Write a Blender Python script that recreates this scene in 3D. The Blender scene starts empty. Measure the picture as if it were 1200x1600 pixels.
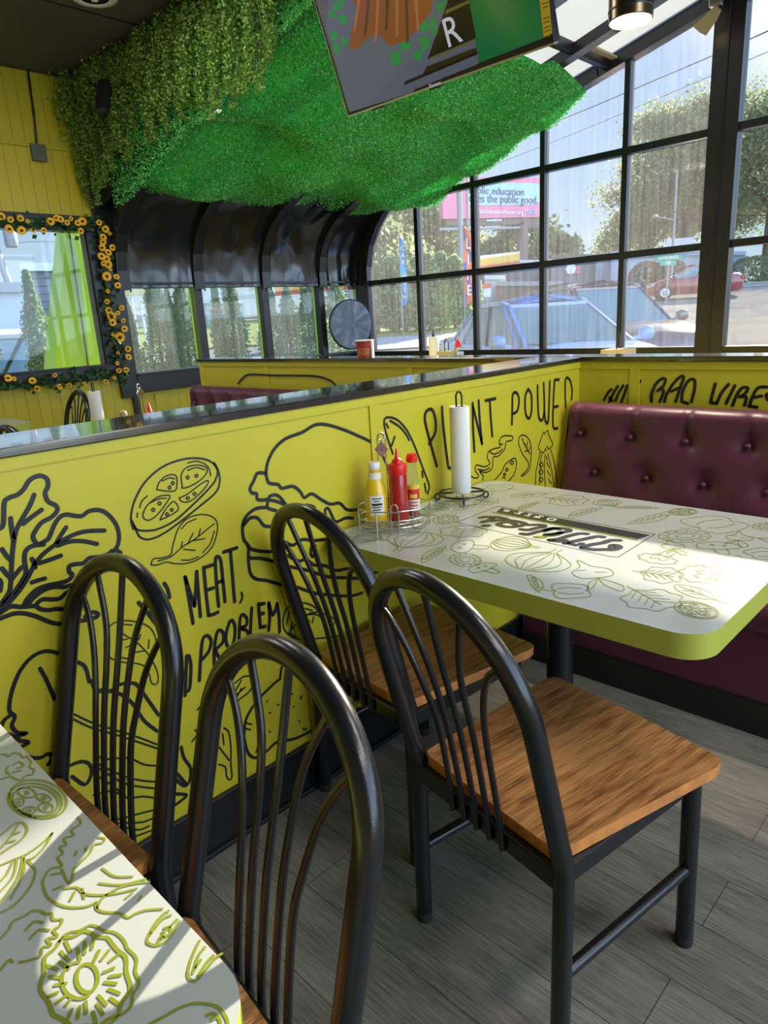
import bpy, math, random
import numpy as np
from mathutils import Vector, Matrix
D = bpy.data; C = bpy.context.scene.collection; SC = bpy.context.scene
PI = math.pi; rad = math.radians
random.seed(4); RNG = np.random.default_rng(4)

# ------------------------------------------------------------------ camera
EYE = Vector((0, 0, 1.35)); FPX = 1074.4
def cam_axes(yaw, pit, rol):
    f = Vector((math.cos(pit)*math.cos(yaw), math.cos(pit)*math.sin(yaw), math.sin(pit)))
    r = f.cross(Vector((0, 0, 1))).normalized(); u = r.cross(f)
    return math.cos(rol)*r+math.sin(rol)*u, -math.sin(rol)*r+math.cos(rol)*u, f
CR, CU, CF = cam_axes(rad(45.02), rad(-15.66), rad(-3.40))
cd = D.cameras.new('camera'); cam = D.objects.new('camera', cd); C.objects.link(cam)
cam.matrix_world = Matrix(((CR.x, CU.x, -CF.x, EYE.x), (CR.y, CU.y, -CF.y, EYE.y), (CR.z, CU.z, -CF.z, EYE.z), (0, 0, 0, 1)))
cd.sensor_fit = 'VERTICAL'; cd.sensor_height = 24; cd.lens = 24*FPX/1600; cd.clip_start = .02; cd.clip_end = 600
SC.camera = cam
SC.view_settings.view_transform = 'Standard'; SC.view_settings.look = 'None'
SC.view_settings.exposure = 1.0; SC.view_settings.gamma = 1.0
SC.view_settings.use_curve_mapping = False
def at(x, y, X=None, Y=None, Z=None, dist=None):
    """point of a known plane seen at photo pixel x, y"""
    d = CR*((x-600)/FPX)+CU*(-(y-800)/FPX)+CF
    if X is not None: return EYE+d*(X/d.x)
    if Y is not None: return EYE+d*(Y/d.y)
    if Z is not None: return EYE+d*((Z-EYE.z)/d.z)
    return EYE+d*(dist/math.hypot(d.x, d.y))

# ------------------------------------------------------------------ sky and sun
SUN_AZ, SUN_EL = rad(11), rad(20.8)
w = D.worlds.new('sky'); SC.world = w; w.use_nodes = True
nt = w.node_tree; nt.nodes.clear(); N = nt.nodes.new; L = nt.links.new
tc = N('ShaderNodeTexCoord'); sep = N('ShaderNodeSeparateXYZ'); L(tc.outputs['Generated'], sep.inputs[0])
rmp = N('ShaderNodeValToRGB'); L(sep.outputs['Z'], rmp.inputs[0])
e = rmp.color_ramp.elements; e[0].position = 0; e[0].color = (.60, .76, .90, 1); e[1].position = .75; e[1].color = (.14, .28, .62, 1)
m_ = rmp.color_ramp.elements.new(.22); m_.color = (.40, .58, .86, 1)
dv = N('ShaderNodeVectorMath'); dv.operation = 'DOT_PRODUCT'; L(tc.outputs['Generated'], dv.inputs[0])
dv.inputs[1].default_value = (math.cos(SUN_AZ)*math.cos(SUN_EL), math.sin(SUN_AZ)*math.cos(SUN_EL), math.sin(SUN_EL))
mr = N('ShaderNodeMapRange'); L(dv.outputs['Value'], mr.inputs['Value']); mr.inputs['From Min'].default_value = .975; mr.inputs['From Max'].default_value = 1.0
pw = N('ShaderNodeMath'); pw.operation = 'POWER'; L(mr.outputs[0], pw.inputs[0]); pw.inputs[1].default_value = 1.6
mpn = N('ShaderNodeMapping'); mpn.inputs['Scale'].default_value = (3.2, 3.2, 8); L(tc.outputs['Generated'], mpn.inputs[0])
nz = N('ShaderNodeTexNoise'); nz.inputs['Scale'].default_value = 1.6; nz.inputs['Detail'].default_value = 9; nz.inputs['Roughness'].default_value = .6; L(mpn.outputs[0], nz.inputs['Vector'])
cr = N('ShaderNodeValToRGB'); cr.color_ramp.elements[0].position = .52; cr.color_ramp.elements[1].position = .82; L(nz.outputs['Fac'], cr.inputs[0])
mx = N('ShaderNodeMix'); mx.data_type = 'RGBA'; L(cr.outputs[0], mx.inputs['Factor']); L(rmp.outputs[0], mx.inputs['A']); mx.inputs['B'].default_value = (.92, .94, .97, 1)
mx2 = N('ShaderNodeMix'); mx2.data_type = 'RGBA'; L(pw.outputs[0], mx2.inputs['Factor']); L(mx.outputs['Result'], mx2.inputs['A']); mx2.inputs['B'].default_value = (1.8, 1.7, 1.6, 1)
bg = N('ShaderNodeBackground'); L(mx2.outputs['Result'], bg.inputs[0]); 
# extra sky brightness added on the unseen right side, to light the room
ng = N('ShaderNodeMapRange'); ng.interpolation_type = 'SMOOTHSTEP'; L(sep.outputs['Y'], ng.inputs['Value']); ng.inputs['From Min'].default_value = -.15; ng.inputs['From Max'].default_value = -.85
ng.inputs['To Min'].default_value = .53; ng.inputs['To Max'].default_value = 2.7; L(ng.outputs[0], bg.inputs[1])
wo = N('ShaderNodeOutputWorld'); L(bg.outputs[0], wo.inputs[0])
sd = D.lights.new('sun', 'SUN'); sd.energy = 7.8; sd.angle = rad(.6); sd.color = (1, .86, .68)
sun = D.objects.new('sun', sd); C.objects.link(sun)
sun.rotation_euler = Vector((math.cos(SUN_AZ)*math.cos(SUN_EL), math.sin(SUN_AZ)*math.cos(SUN_EL), math.sin(SUN_EL))).to_track_quat('Z', 'Y').to_euler()
FILL_PANEL_POWER = 10.5      # each added, unseen fill panel over the dining room
PENDANT_POWER = 12

# ------------------------------------------------------------------ materials
def nodes(m): return m.node_tree.nodes, m.node_tree.links
def mat(name, col, rough=.5, metal=0, bump=0, bscale=200, var=0, vscale=6, spec=.5, coat=0, emit=None, estr=0, bdist=.002):
    m = D.materials.new(name); m.use_nodes = True; n, l = nodes(m); b = n['Principled BSDF']
    b.inputs['Base Color'].default_value = (*col, 1); b.inputs['Roughness'].default_value = rough
    b.inputs['Metallic'].default_value = metal; b.inputs['Specular IOR Level'].default_value = spec
    b.inputs['Coat Weight'].default_value = coat
    if emit: b.inputs['Emission Color'].default_value = (*emit, 1); b.inputs['Emission Strength'].default_value = estr
    t = n.new('ShaderNodeTexCoord')
    if bump:
        z = n.new('ShaderNodeTexNoise'); z.inputs['Scale'].default_value = bscale; z.inputs['Detail'].default_value = 3
        l.new(t.outputs['Object'], z.inputs['Vector']); bp = n.new('ShaderNodeBump'); bp.inputs['Strength'].default_value = bump
        bp.inputs['Distance'].default_value = bdist; l.new(z.outputs['Fac'], bp.inputs['Height']); l.new(bp.outputs[0], b.inputs['Normal'])
    if var:
        z = n.new('ShaderNodeTexNoise'); z.inputs['Scale'].default_value = vscale; z.inputs['Detail'].default_value = 5
        l.new(t.outputs['Object'], z.inputs['Vector']); r = n.new('ShaderNodeMapRange'); l.new(z.outputs['Fac'], r.inputs['Value'])
        r.inputs['From Min'].default_value = .3; r.inputs['From Max'].default_value = .7
        r.inputs['To Min'].default_value = 1-var; r.inputs['To Max'].default_value = 1+var
        q = n.new('ShaderNodeMix'); q.data_type = 'RGBA'; q.blend_type = 'MULTIPLY'; q.inputs['Factor'].default_value = 1
        q.inputs['A'].default_value = (*col, 1); l.new(r.outputs[0], q.inputs['B']); l.new(q.outputs['Result'], b.inputs['Base Color'])
    return m
def glass_mat(name, tint=(.96, .98, .97), haze=.04, refl=.10, streak=True, var=.35):
    m = D.materials.new(name); m.use_nodes = True; n, l = nodes(m); n.remove(n['Principled BSDF']); out = n['Material Output']
    tr = n.new('ShaderNodeBsdfTransparent'); tr.inputs[0].default_value = (*tint, 1)
    gl = n.new('ShaderNodeBsdfGlossy'); gl.inputs['Roughness'].default_value = .02
    df = n.new('ShaderNodeBsdfDiffuse'); df.inputs[0].default_value = (.8, .82, .85, 1); tl = n.new('ShaderNodeBsdfTranslucent'); tl.inputs[0].default_value = (.85, .86, .86, 1)
    ad = n.new('ShaderNodeMixShader'); ad.inputs[0].default_value = .6; l.new(df.outputs[0], ad.inputs[1]); l.new(tl.outputs[0], ad.inputs[2])
    m1 = n.new('ShaderNodeMixShader'); l.new(tr.outputs[0], m1.inputs[1]); l.new(ad.outputs[0], m1.inputs[2])
    if streak:   # dusty vertical streaks on the pane
        t = n.new('ShaderNodeTexCoord'); mp = n.new('ShaderNodeMapping'); mp.inputs['Scale'].default_value = (20, 20, 1.0); l.new(t.outputs['Object'], mp.inputs[0])
        z = n.new('ShaderNodeTexNoise'); z.inputs['Scale'].default_value = 1.5; z.inputs['Detail'].default_value = 6; l.new(mp.outputs[0], z.inputs['Vector'])
        r = n.new('ShaderNodeMapRange'); l.new(z.outputs['Fac'], r.inputs['Value']); r.inputs['From Min'].default_value = .35; r.inputs['From Max'].default_value = .75
        r.inputs['To Min'].default_value = haze*(1-var); r.inputs['To Max'].default_value = haze*(1+var); l.new(r.outputs[0], m1.inputs[0])
    else: m1.inputs[0].default_value = haze
    lw = n.new('ShaderNodeLayerWeight'); lw.inputs[0].default_value = .12
    r2 = n.new('ShaderNodeMapRange'); l.new(lw.outputs['Fresnel'], r2.inputs['Value']); r2.inputs['To Min'].default_value = refl*.3; r2.inputs['To Max'].default_value = .32
    m2 = n.new('ShaderNodeMixShader'); l.new(r2.outputs[0], m2.inputs[0]); l.new(m1.outputs[0], m2.inputs[1]); l.new(gl.outputs[0], m2.inputs[2])
    l.new(m2.outputs[0], out.inputs[0]); return m
def wood_mat(name, a, b_, axis='X', scale=1.0, rough=.32, coat=.25):
    m = D.materials.new(name); m.use_nodes = True; n, l = nodes(m); b = n['Principled BSDF']; t = n.new('ShaderNodeTexCoord')
    mp = n.new('ShaderNodeMapping'); s = (3, 9, 9) if axis == 'X' else (9, 3, 9); mp.inputs['Scale'].default_value = [v*scale for v in s]; l.new(t.outputs['Object'], mp.inputs[0])
    z0 = n.new('ShaderNodeTexNoise'); z0.inputs['Scale'].default_value = 1.1; z0.inputs['Detail'].default_value = 2; l.new(mp.outputs[0], z0.inputs['Vector'])
    wv = n.new('ShaderNodeTexWave'); wv.bands_direction = 'Y' if axis == 'X' else 'X'; wv.inputs['Scale'].default_value = 1.0; wv.inputs['Distortion'].default_value = 12; wv.inputs['Detail'].default_value = 3; wv.inputs['Detail Scale'].default_value = 1.3
    l.new(mp.outputs[0], wv.inputs['Vector'])
    mp2 = n.new('ShaderNodeMapping'); s2 = (14, 230, 60) if axis == 'X' else (230, 14, 60); mp2.inputs['Scale'].default_value = s2; l.new(t.outputs['Object'], mp2.inputs[0])
    z = n.new('ShaderNodeTexNoise'); z.inputs['Scale'].default_value = 1; z.inputs['Detail'].default_value = 5; l.new(mp2.outputs[0], z.inputs['Vector'])
    mm = n.new('ShaderNodeMath'); mm.operation = 'MULTIPLY_ADD'; l.new(wv.outputs['Fac'], mm.inputs[0]); mm.inputs[1].default_value = .16; l.new(z0.outputs['Fac'], mm.inputs[2])
    m3 = n.new('ShaderNodeMath'); m3.operation = 'MULTIPLY_ADD'; l.new(z.outputs['Fac'], m3.inputs[0]); m3.inputs[1].default_value = .95; l.new(mm.outputs[0], m3.inputs[2])
    r = n.new('ShaderNodeValToRGB'); r.color_ramp.elements[0].position = .42; r.color_ramp.elements[0].color = (*a, 1); r.color_ramp.elements[1].position = .66; r.color_ramp.elements[1].color = (*b_, 1)
    hf = n.new('ShaderNodeMath'); hf.operation = 'MULTIPLY'; hf.inputs[1].default_value = .5; l.new(m3.outputs[0], hf.inputs[0]); l.new(hf.outputs[0], r.inputs[0]); l.new(r.outputs[0], b.inputs['Base Color']); b.inputs['Roughness'].default_value = rough; b.inputs['Coat Weight'].default_value = coat; b.inputs['Coat Roughness'].default_value = .2
    bp = n.new('ShaderNodeBump'); bp.inputs['Strength'].default_value = .12; bp.inputs['Distance'].default_value = .002; l.new(m3.outputs[0], bp.inputs['Height']); l.new(bp.outputs[0], b.inputs['Normal'])
    return m
def floor_mat():
    m = D.materials.new('grey_vinyl_planks'); m.use_nodes = True; n, l = nodes(m); b = n['Principled BSDF']; t = n.new('ShaderNodeTexCoord')
    mp = n.new('ShaderNodeMapping'); mp.inputs['Rotation'].default_value = (0, 0, rad(90)); mp.inputs['Location'].default_value = (-.05, .03, 0); l.new(t.outputs['Object'], mp.inputs[0])
    br = n.new('ShaderNodeTexBrick'); br.offset = .37; br.inputs['Scale'].default_value = 1; br.inputs['Brick Width'].default_value = 1.22; br.inputs['Row Height'].default_value = .17
    br.inputs['Mortar Size'].default_value = .0012; br.inputs['Bias'].default_value = 0; l.new(mp.outputs[0], br.inputs['Vector'])
    br.inputs['Color1'].default_value = (.165, .160, .134, 1); br.inputs['Color2'].default_value = (.215, .21, .18, 1); br.inputs['Mortar'].default_value = (.05, .05, .05, 1)
    mp2 = n.new('ShaderNodeMapping'); mp2.inputs['Scale'].default_value = (210, 9, 1); l.new(t.outputs['Object'], mp2.inputs[0])
    z = n.new('ShaderNodeTexNoise'); z.inputs['Scale'].default_value = 1; z.inputs['Detail'].default_value = 6; z.inputs['Roughness'].default_value = .65; l.new(mp2.outputs[0], z.inputs['Vector'])
    mp3 = n.new('ShaderNodeMapping'); mp3.inputs['Scale'].default_value = (13, 3, 1); l.new(t.outputs['Object'], mp3.inputs[0])
    z2 = n.new('ShaderNodeTexNoise'); z2.inputs['Scale'].default_value = 1; z2.inputs['Detail'].default_value = 5; l.new(mp3.outputs[0], z2.inputs['Vector'])
    ad = n.new('ShaderNodeMath'); ad.operation = 'ADD'; l.new(z.outputs['Fac'], ad.inputs[0]); zz = n.new('ShaderNodeMath'); zz.operation = 'MULTIPLY_ADD'; zz.inputs[1].default_value = .45; zz.inputs[2].default_value = .275; l.new(z2.outputs['Fac'], zz.inputs[0]); l.new(zz.outputs[0], ad.inputs[1])
    r = n.new('ShaderNodeMapRange'); l.new(ad.outputs[0], r.inputs['Value']); r.inputs['From Min'].default_value = .72; r.inputs['From Max'].default_value = 1.28; r.inputs['To Min'].default_value = .30; r.inputs['To Max'].default_value = 1.65
    q = n.new('ShaderNodeMix'); q.data_type = 'RGBA'; q.blend_type = 'MULTIPLY'; q.inputs['Factor'].default_value = 1; l.new(br.outputs['Color'], q.inputs['A']); l.new(r.outputs[0], q.inputs['B'])
    l.new(q.outputs['Result'], b.inputs['Base Color']); b.inputs['Roughness'].default_value = .48
    bp = n.new('ShaderNodeBump'); bp.inputs['Strength'].default_value = .25; bp.inputs['Distance'].default_value = .002; l.new(z.outputs['Fac'], bp.inputs['Height']); l.new(bp.outputs[0], b.inputs['Normal'])
    return m
def leaf_mat(name, a, b_, trans=.25, rough=.45, spec=.4):
    m = D.materials.new(name); m.use_nodes = True; n, l = nodes(m); b = n['Principled BSDF']
    g = n.new('ShaderNodeNewGeometry'); r = n.new('ShaderNodeValToRGB'); r.color_ramp.elements[0].color = (*a, 1); r.color_ramp.elements[1].color = (*b_, 1)
    l.new(g.outputs['Random Per Island'], r.inputs[0]); l.new(r.outputs[0], b.inputs['Base Color']); b.inputs['Roughness'].default_value = rough; b.inputs['Specular IOR Level'].default_value = spec
    if trans:
        tl = n.new('ShaderNodeBsdfTranslucent'); l.new(r.outputs[0], tl.inputs[0]); mx = n.new('ShaderNodeMixShader'); mx.inputs[0].default_value = trans
        l.new(b.outputs[0], mx.inputs[1]); l.new(tl.outputs[0], mx.inputs[2]); l.new(mx.outputs[0], n['Material Output'].inputs[0])
    return m
def stripes_mat(name, a, b_, scale, axis=2, rough=.6, width=.12):
    m = D.materials.new(name); m.use_nodes = True; n, l = nodes(m); b = n['Principled BSDF']; t = n.new('ShaderNodeTexCoord'); s = n.new('ShaderNodeSeparateXYZ'); l.new(t.outputs['Object'], s.inputs[0])
    mu = n.new('ShaderNodeMath'); mu.operation = 'MULTIPLY'; l.new(s.outputs[axis], mu.inputs[0]); mu.inputs[1].default_value = scale
    fr = n.new('ShaderNodeMath'); fr.operation = 'FRACT'; l.new(mu.outputs[0], fr.inputs[0]); lt = n.new('ShaderNodeMath'); lt.operation = 'LESS_THAN'; l.new(fr.outputs[0], lt.inputs[0]); lt.inputs[1].default_value = width
    q = n.new('ShaderNodeMix'); q.data_type = 'RGBA'; l.new(lt.outputs[0], q.inputs['Factor']); q.inputs['A'].default_value = (*a, 1); q.inputs['B'].default_value = (*b_, 1)
    l.new(q.outputs['Result'], b.inputs['Base Color']); b.inputs['Roughness'].default_value = rough; return m
M = dict(
 chartreuse=mat('chartreuse_paint', (.57, .50, .026), .38, bump=.10, bscale=160, var=.05, vscale=3),
 olive=mat('mustard_paint', (.47, .40, .012), .45, bump=.08, bscale=120, var=.06, vscale=2),
 mural=mat('black_mural_paint', (.010, .011, .012), .42, bump=.1, bscale=300),
 black=mat('black_paint', (.012, .012, .014), .30, bump=.2, bscale=90, var=.2),
 capblack=mat('black_cap_laminate', (.016, .013, .012), .18, coat=1, spec=1.0, bump=.12, bscale=260, bdist=.0002),
 frame=mat('black_window_frame', (.014, .013, .017), .30),
 ceil=mat('black_ceiling_paint', (.085, .080, .062), .75, var=.2, vscale=1.5),
 vinylblk=mat('black_vinyl_sheet', (.010, .010, .013), .20, spec=.75, coat=.12),
 floor=floor_mat(),
 metal=mat('black_powder_coat', (.009, .010, .012), .24, bump=.35, bscale=420, bdist=.0006, spec=.65),
 oak=wood_mat('stained_oak', (.62, .29, .10), (.17, .060, .020)),
 oakedge=mat('stained_oak_edge', (.64, .245, .06), .35, var=.25, vscale=30, coat=.2),
 lam=mat('white_laminate', (.43, .46, .44), .17),
 limeedge=mat('lime_table_edge', (.44, .48, .07), .38),
 print=mat('olive_print_ink', (.21, .25, .02), .2),
 logoink=mat('black_print_ink', (.015, .015, .02), .2),
 white=mat('white_plastic', (.8, .8, .78), .35), 
 vinylred=mat('burgundy_vinyl', (.105, .024, .052), .38, bump=.25, bscale=240, bdist=.0008, var=.1),
 chrome=mat('chrome_wire', (.75, .75, .75), .18, metal=1),
 paper=mat('paper_towel', (.80, .79, .74), .9, bump=.4, bscale=180),
 mustard=mat('mustard_yellow', (.85, .55, .02), .22, coat=.6),
 ketchup=mat('ketchup_red', (.42, .012, .012), .22, coat=.5),
 ketchupdark=mat('ketchup_in_bottle', (.22, .008, .010), .25, coat=.5),
 redcap=mat('red_plastic_cap', (.75, .015, .012), .3),
 hotsauce=mat('hot_sauce_liquid', (.40, .02, .01), .2, coat=.7),
 clear=glass_mat('clear_bottle_glass', (.9, .95, .85), .10, .3, False),
 label=mat('paper_label', (.80, .78, .70), .5), labelyel=mat('yellow_label', (.8, .55, .05), .5), labelred=mat('red_label', (.6, .03, .02), .5),
 silverpink=mat('worn_badge', (.5, .25, .25), .35, metal=.6, var=.4, vscale=200),
 glass=glass_mat('window_glass', haze=.09), dusty=glass_mat('dusty_low_window_glass', haze=.13, var=.55), glassclean=glass_mat('clean_window_glass', haze=.008),
 leaf=leaf_mat('boxwood_leaf', (.03, .34, .06), (.26, .86, .24), .32, .27, .9),
 matback=leaf_mat('canopy_backing', (.03, .32, .06), (.03, .32, .06), .6),
 vine=leaf_mat('vine_leaf', (.10, .22, .025), (.31, .48, .10), .3),
 darkleaf=leaf_mat('ivy_leaf', (.01, .045, .008), (.03, .09, .02), .15),
 petal=mat('sunflower_petal', (.95, .56, .03), .6, var=.15, vscale=60), seed=mat('sunflower_centre', (.05, .018, .006), .8),
 tree=leaf_mat('tree_leaf', (.14, .19, .10), (.40, .46, .24), .6), conifer=leaf_mat('conifer_leaf', (.13, .25, .11), (.34, .48, .22), .5),
 trunk=mat('tree_bark', (.10, .08, .06), .9, var=.3, vscale=20),
 bluecar=mat('blue_car_paint', (.12, .32, .80), .25, coat=1), purplecar=mat('dark_purple_car_paint', (.08, .06, .12), .22, coat=1, metal=.3),
 redcar=mat('red_car_paint', (.28, .03, .04), .25, coat=1), whitecar=mat('white_car_paint', (.75, .75, .73), .3, coat=.6),
 carglass=mat('car_window_glass', (.12, .26, .31), .06, spec=.9), tyre=mat('tyre_rubber', (.02, .02, .02), .7), rim=mat('wheel_rim', (.45, .45, .47), .3, metal=.8),
 lamp=mat('head_lamp', (.8, .8, .8), .1, coat=1), tail=mat('tail_lamp', (.4, .02, .02), .2),
 asphalt=mat('pale_asphalt', (.30, .28, .26), 1.0, spec=0, var=.12, vscale=.6), lawn=mat('lawn_grass', (.20, .27, .05), .95, var=.3, vscale=2), gravel=mat('pale_gravel', (.42, .43, .46), .95, var=.35, vscale=14),
 mulch=mat('brown_mulch', (.16, .12, .09), .95, var=.3, vscale=5), curb=mat('concrete', (.5, .49, .47), .9, var=.1),
 grey=mat('grey_metal', (.28, .28, .29), .5), greybox=mat('grey_box', (.10, .11, .07), .5), bronze=mat('brushed_bronze', (.14, .11, .07), .22, metal=.9),
 lampon=mat('lamp_lens', (1, .9, .7), .4, emit=(1, .84, .58), estr=6),
 fillpanelon=mat('added_fill_panel_lens', (1, 1, 1), .4, emit=(1, .95, .86), estr=1.2),  # glowing face of the added, unseen fill panels
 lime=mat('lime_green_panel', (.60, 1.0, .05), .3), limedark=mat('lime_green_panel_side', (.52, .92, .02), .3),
 tan=mat('tan_plate', (.42, .33, .17), .5), brown=mat('brown_slats', (.17, .12, .10), .7),
 pink=mat('pink_poster', (.75, .20, .30), .6), bbblue=mat('pale_blue_poster', (.38, .56, .78), .6), bbwhite=mat('poster_white', (.85, .85, .88), .6), bbtext=mat('poster_text', (.05, .06, .09), .6),
 flagblue=mat('blue_flag', (.02, .26, .62), .7), flagorange=mat('orange_flag', (.75, .16, .05), .7), flagyel=mat('yellow_letter', (.75, .65, .08), .7), flagindigo=mat('indigo_flag', (.05, .06, .35), .7),
 bldgrey=mat('grey_siding', (.20, .21, .23), .8, var=.1), bldblue=mat('pale_blue_wall', (.36, .44, .52), .8), bldtan=mat('brown_brick', (.22, .15, .12), .85), bldwhite=mat('white_trim', (.65, .66, .68), .7),
 siding=stripes_mat('dark_lap_siding', (.17, .18, .22), (.07, .075, .10), 4.0), 
 beadboard=stripes_mat('mustard_beadboard', (.50, .42, .015), (.34, .28, .010), 11, 0, .45, .08),
 canopyyel=mat('canopy_yellow', (.80, .45, .05), .5), canopyred=mat('canopy_red', (.65, .10, .05), .5), signgreen=mat('green_street_sign', (.02, .30, .20), .5),
 signyel=mat('pale_yellow_sign', (.62, .55, .25), .6), bush=leaf_mat('bush_leaf', (.16, .10, .06), (.28, .20, .12), .2), discblue=mat('grey_blue_disc', (.36, .42, .58), .45),
 screen=mat('screen_dark', (.008, .010, .02), .06, coat=1, spec=1), tvgreen=mat('screen_green', (.003, .10, .035), .12, emit=(.0, .10, .03), estr=.3),
 tvgrey=mat('screen_grey', (.05, .06, .09), .12, emit=(.10, .11, .16), estr=.25), tvlime=mat('screen_check_green', (.01, .12, .03), .12, emit=(.01, .20, .05), estr=.3),
 tvwood=mat('screen_brown', (.12, .03, .01), .12, emit=(.26, .07, .02), estr=.22), tvwooddark=mat('screen_dark_brown', (.05, .015, .005), .12, emit=(.10, .03, .01), estr=.2), tvwoodlight=mat('screen_light_brown', (.2, .07, .02), .12, emit=(.40, .14, .05), estr=.22), tvtext=mat('screen_text', (.3, .3, .35), .12, emit=(.3, .3, .36), estr=.5), tvolive=mat('screen_olive', (.05, .05, .02), .12, emit=(.10, .10, .03), estr=.3),
 tvband=mat('screen_band', (.012, .013, .02), .12), tvyel=mat('energy_sticker', (.80, .55, .03), .5), greymetalic=mat('silver_trim', (.6, .6, .6), .3, metal=1), foodred=mat('food_print_red', (.45, .05, .03), .5, var=.5, vscale=60), foodtan=mat('food_print_tan', (.65, .22, .08), .5, var=.4, vscale=80),
)
def frosted():
    m = D.materials.new('frosted_roof_panel'); m.use_nodes = True; n, l = nodes(m); n.remove(n['Principled BSDF'])
    tl = n.new('ShaderNodeBsdfTranslucent'); tl.inputs[0].default_value = (.62, .64, .56, 1); df = n.new('ShaderNodeBsdfDiffuse'); df.inputs[0].default_value = (.55, .56, .48, 1)
    tp = n.new('ShaderNodeBsdfTransparent'); a = n.new('ShaderNodeMixShader'); a.inputs[0].default_value = .45; l.new(tl.outputs[0], a.inputs[1]); l.new(df.outputs[0], a.inputs[2])
    b = n.new('ShaderNodeMixShader'); b.inputs[0].default_value = .10; l.new(a.outputs[0], b.inputs[1]); l.new(tp.outputs[0], b.inputs[2])
    l.new(b.outputs[0], n['Material Output'].inputs[0]); return m
M['frost'] = frosted()

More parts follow.
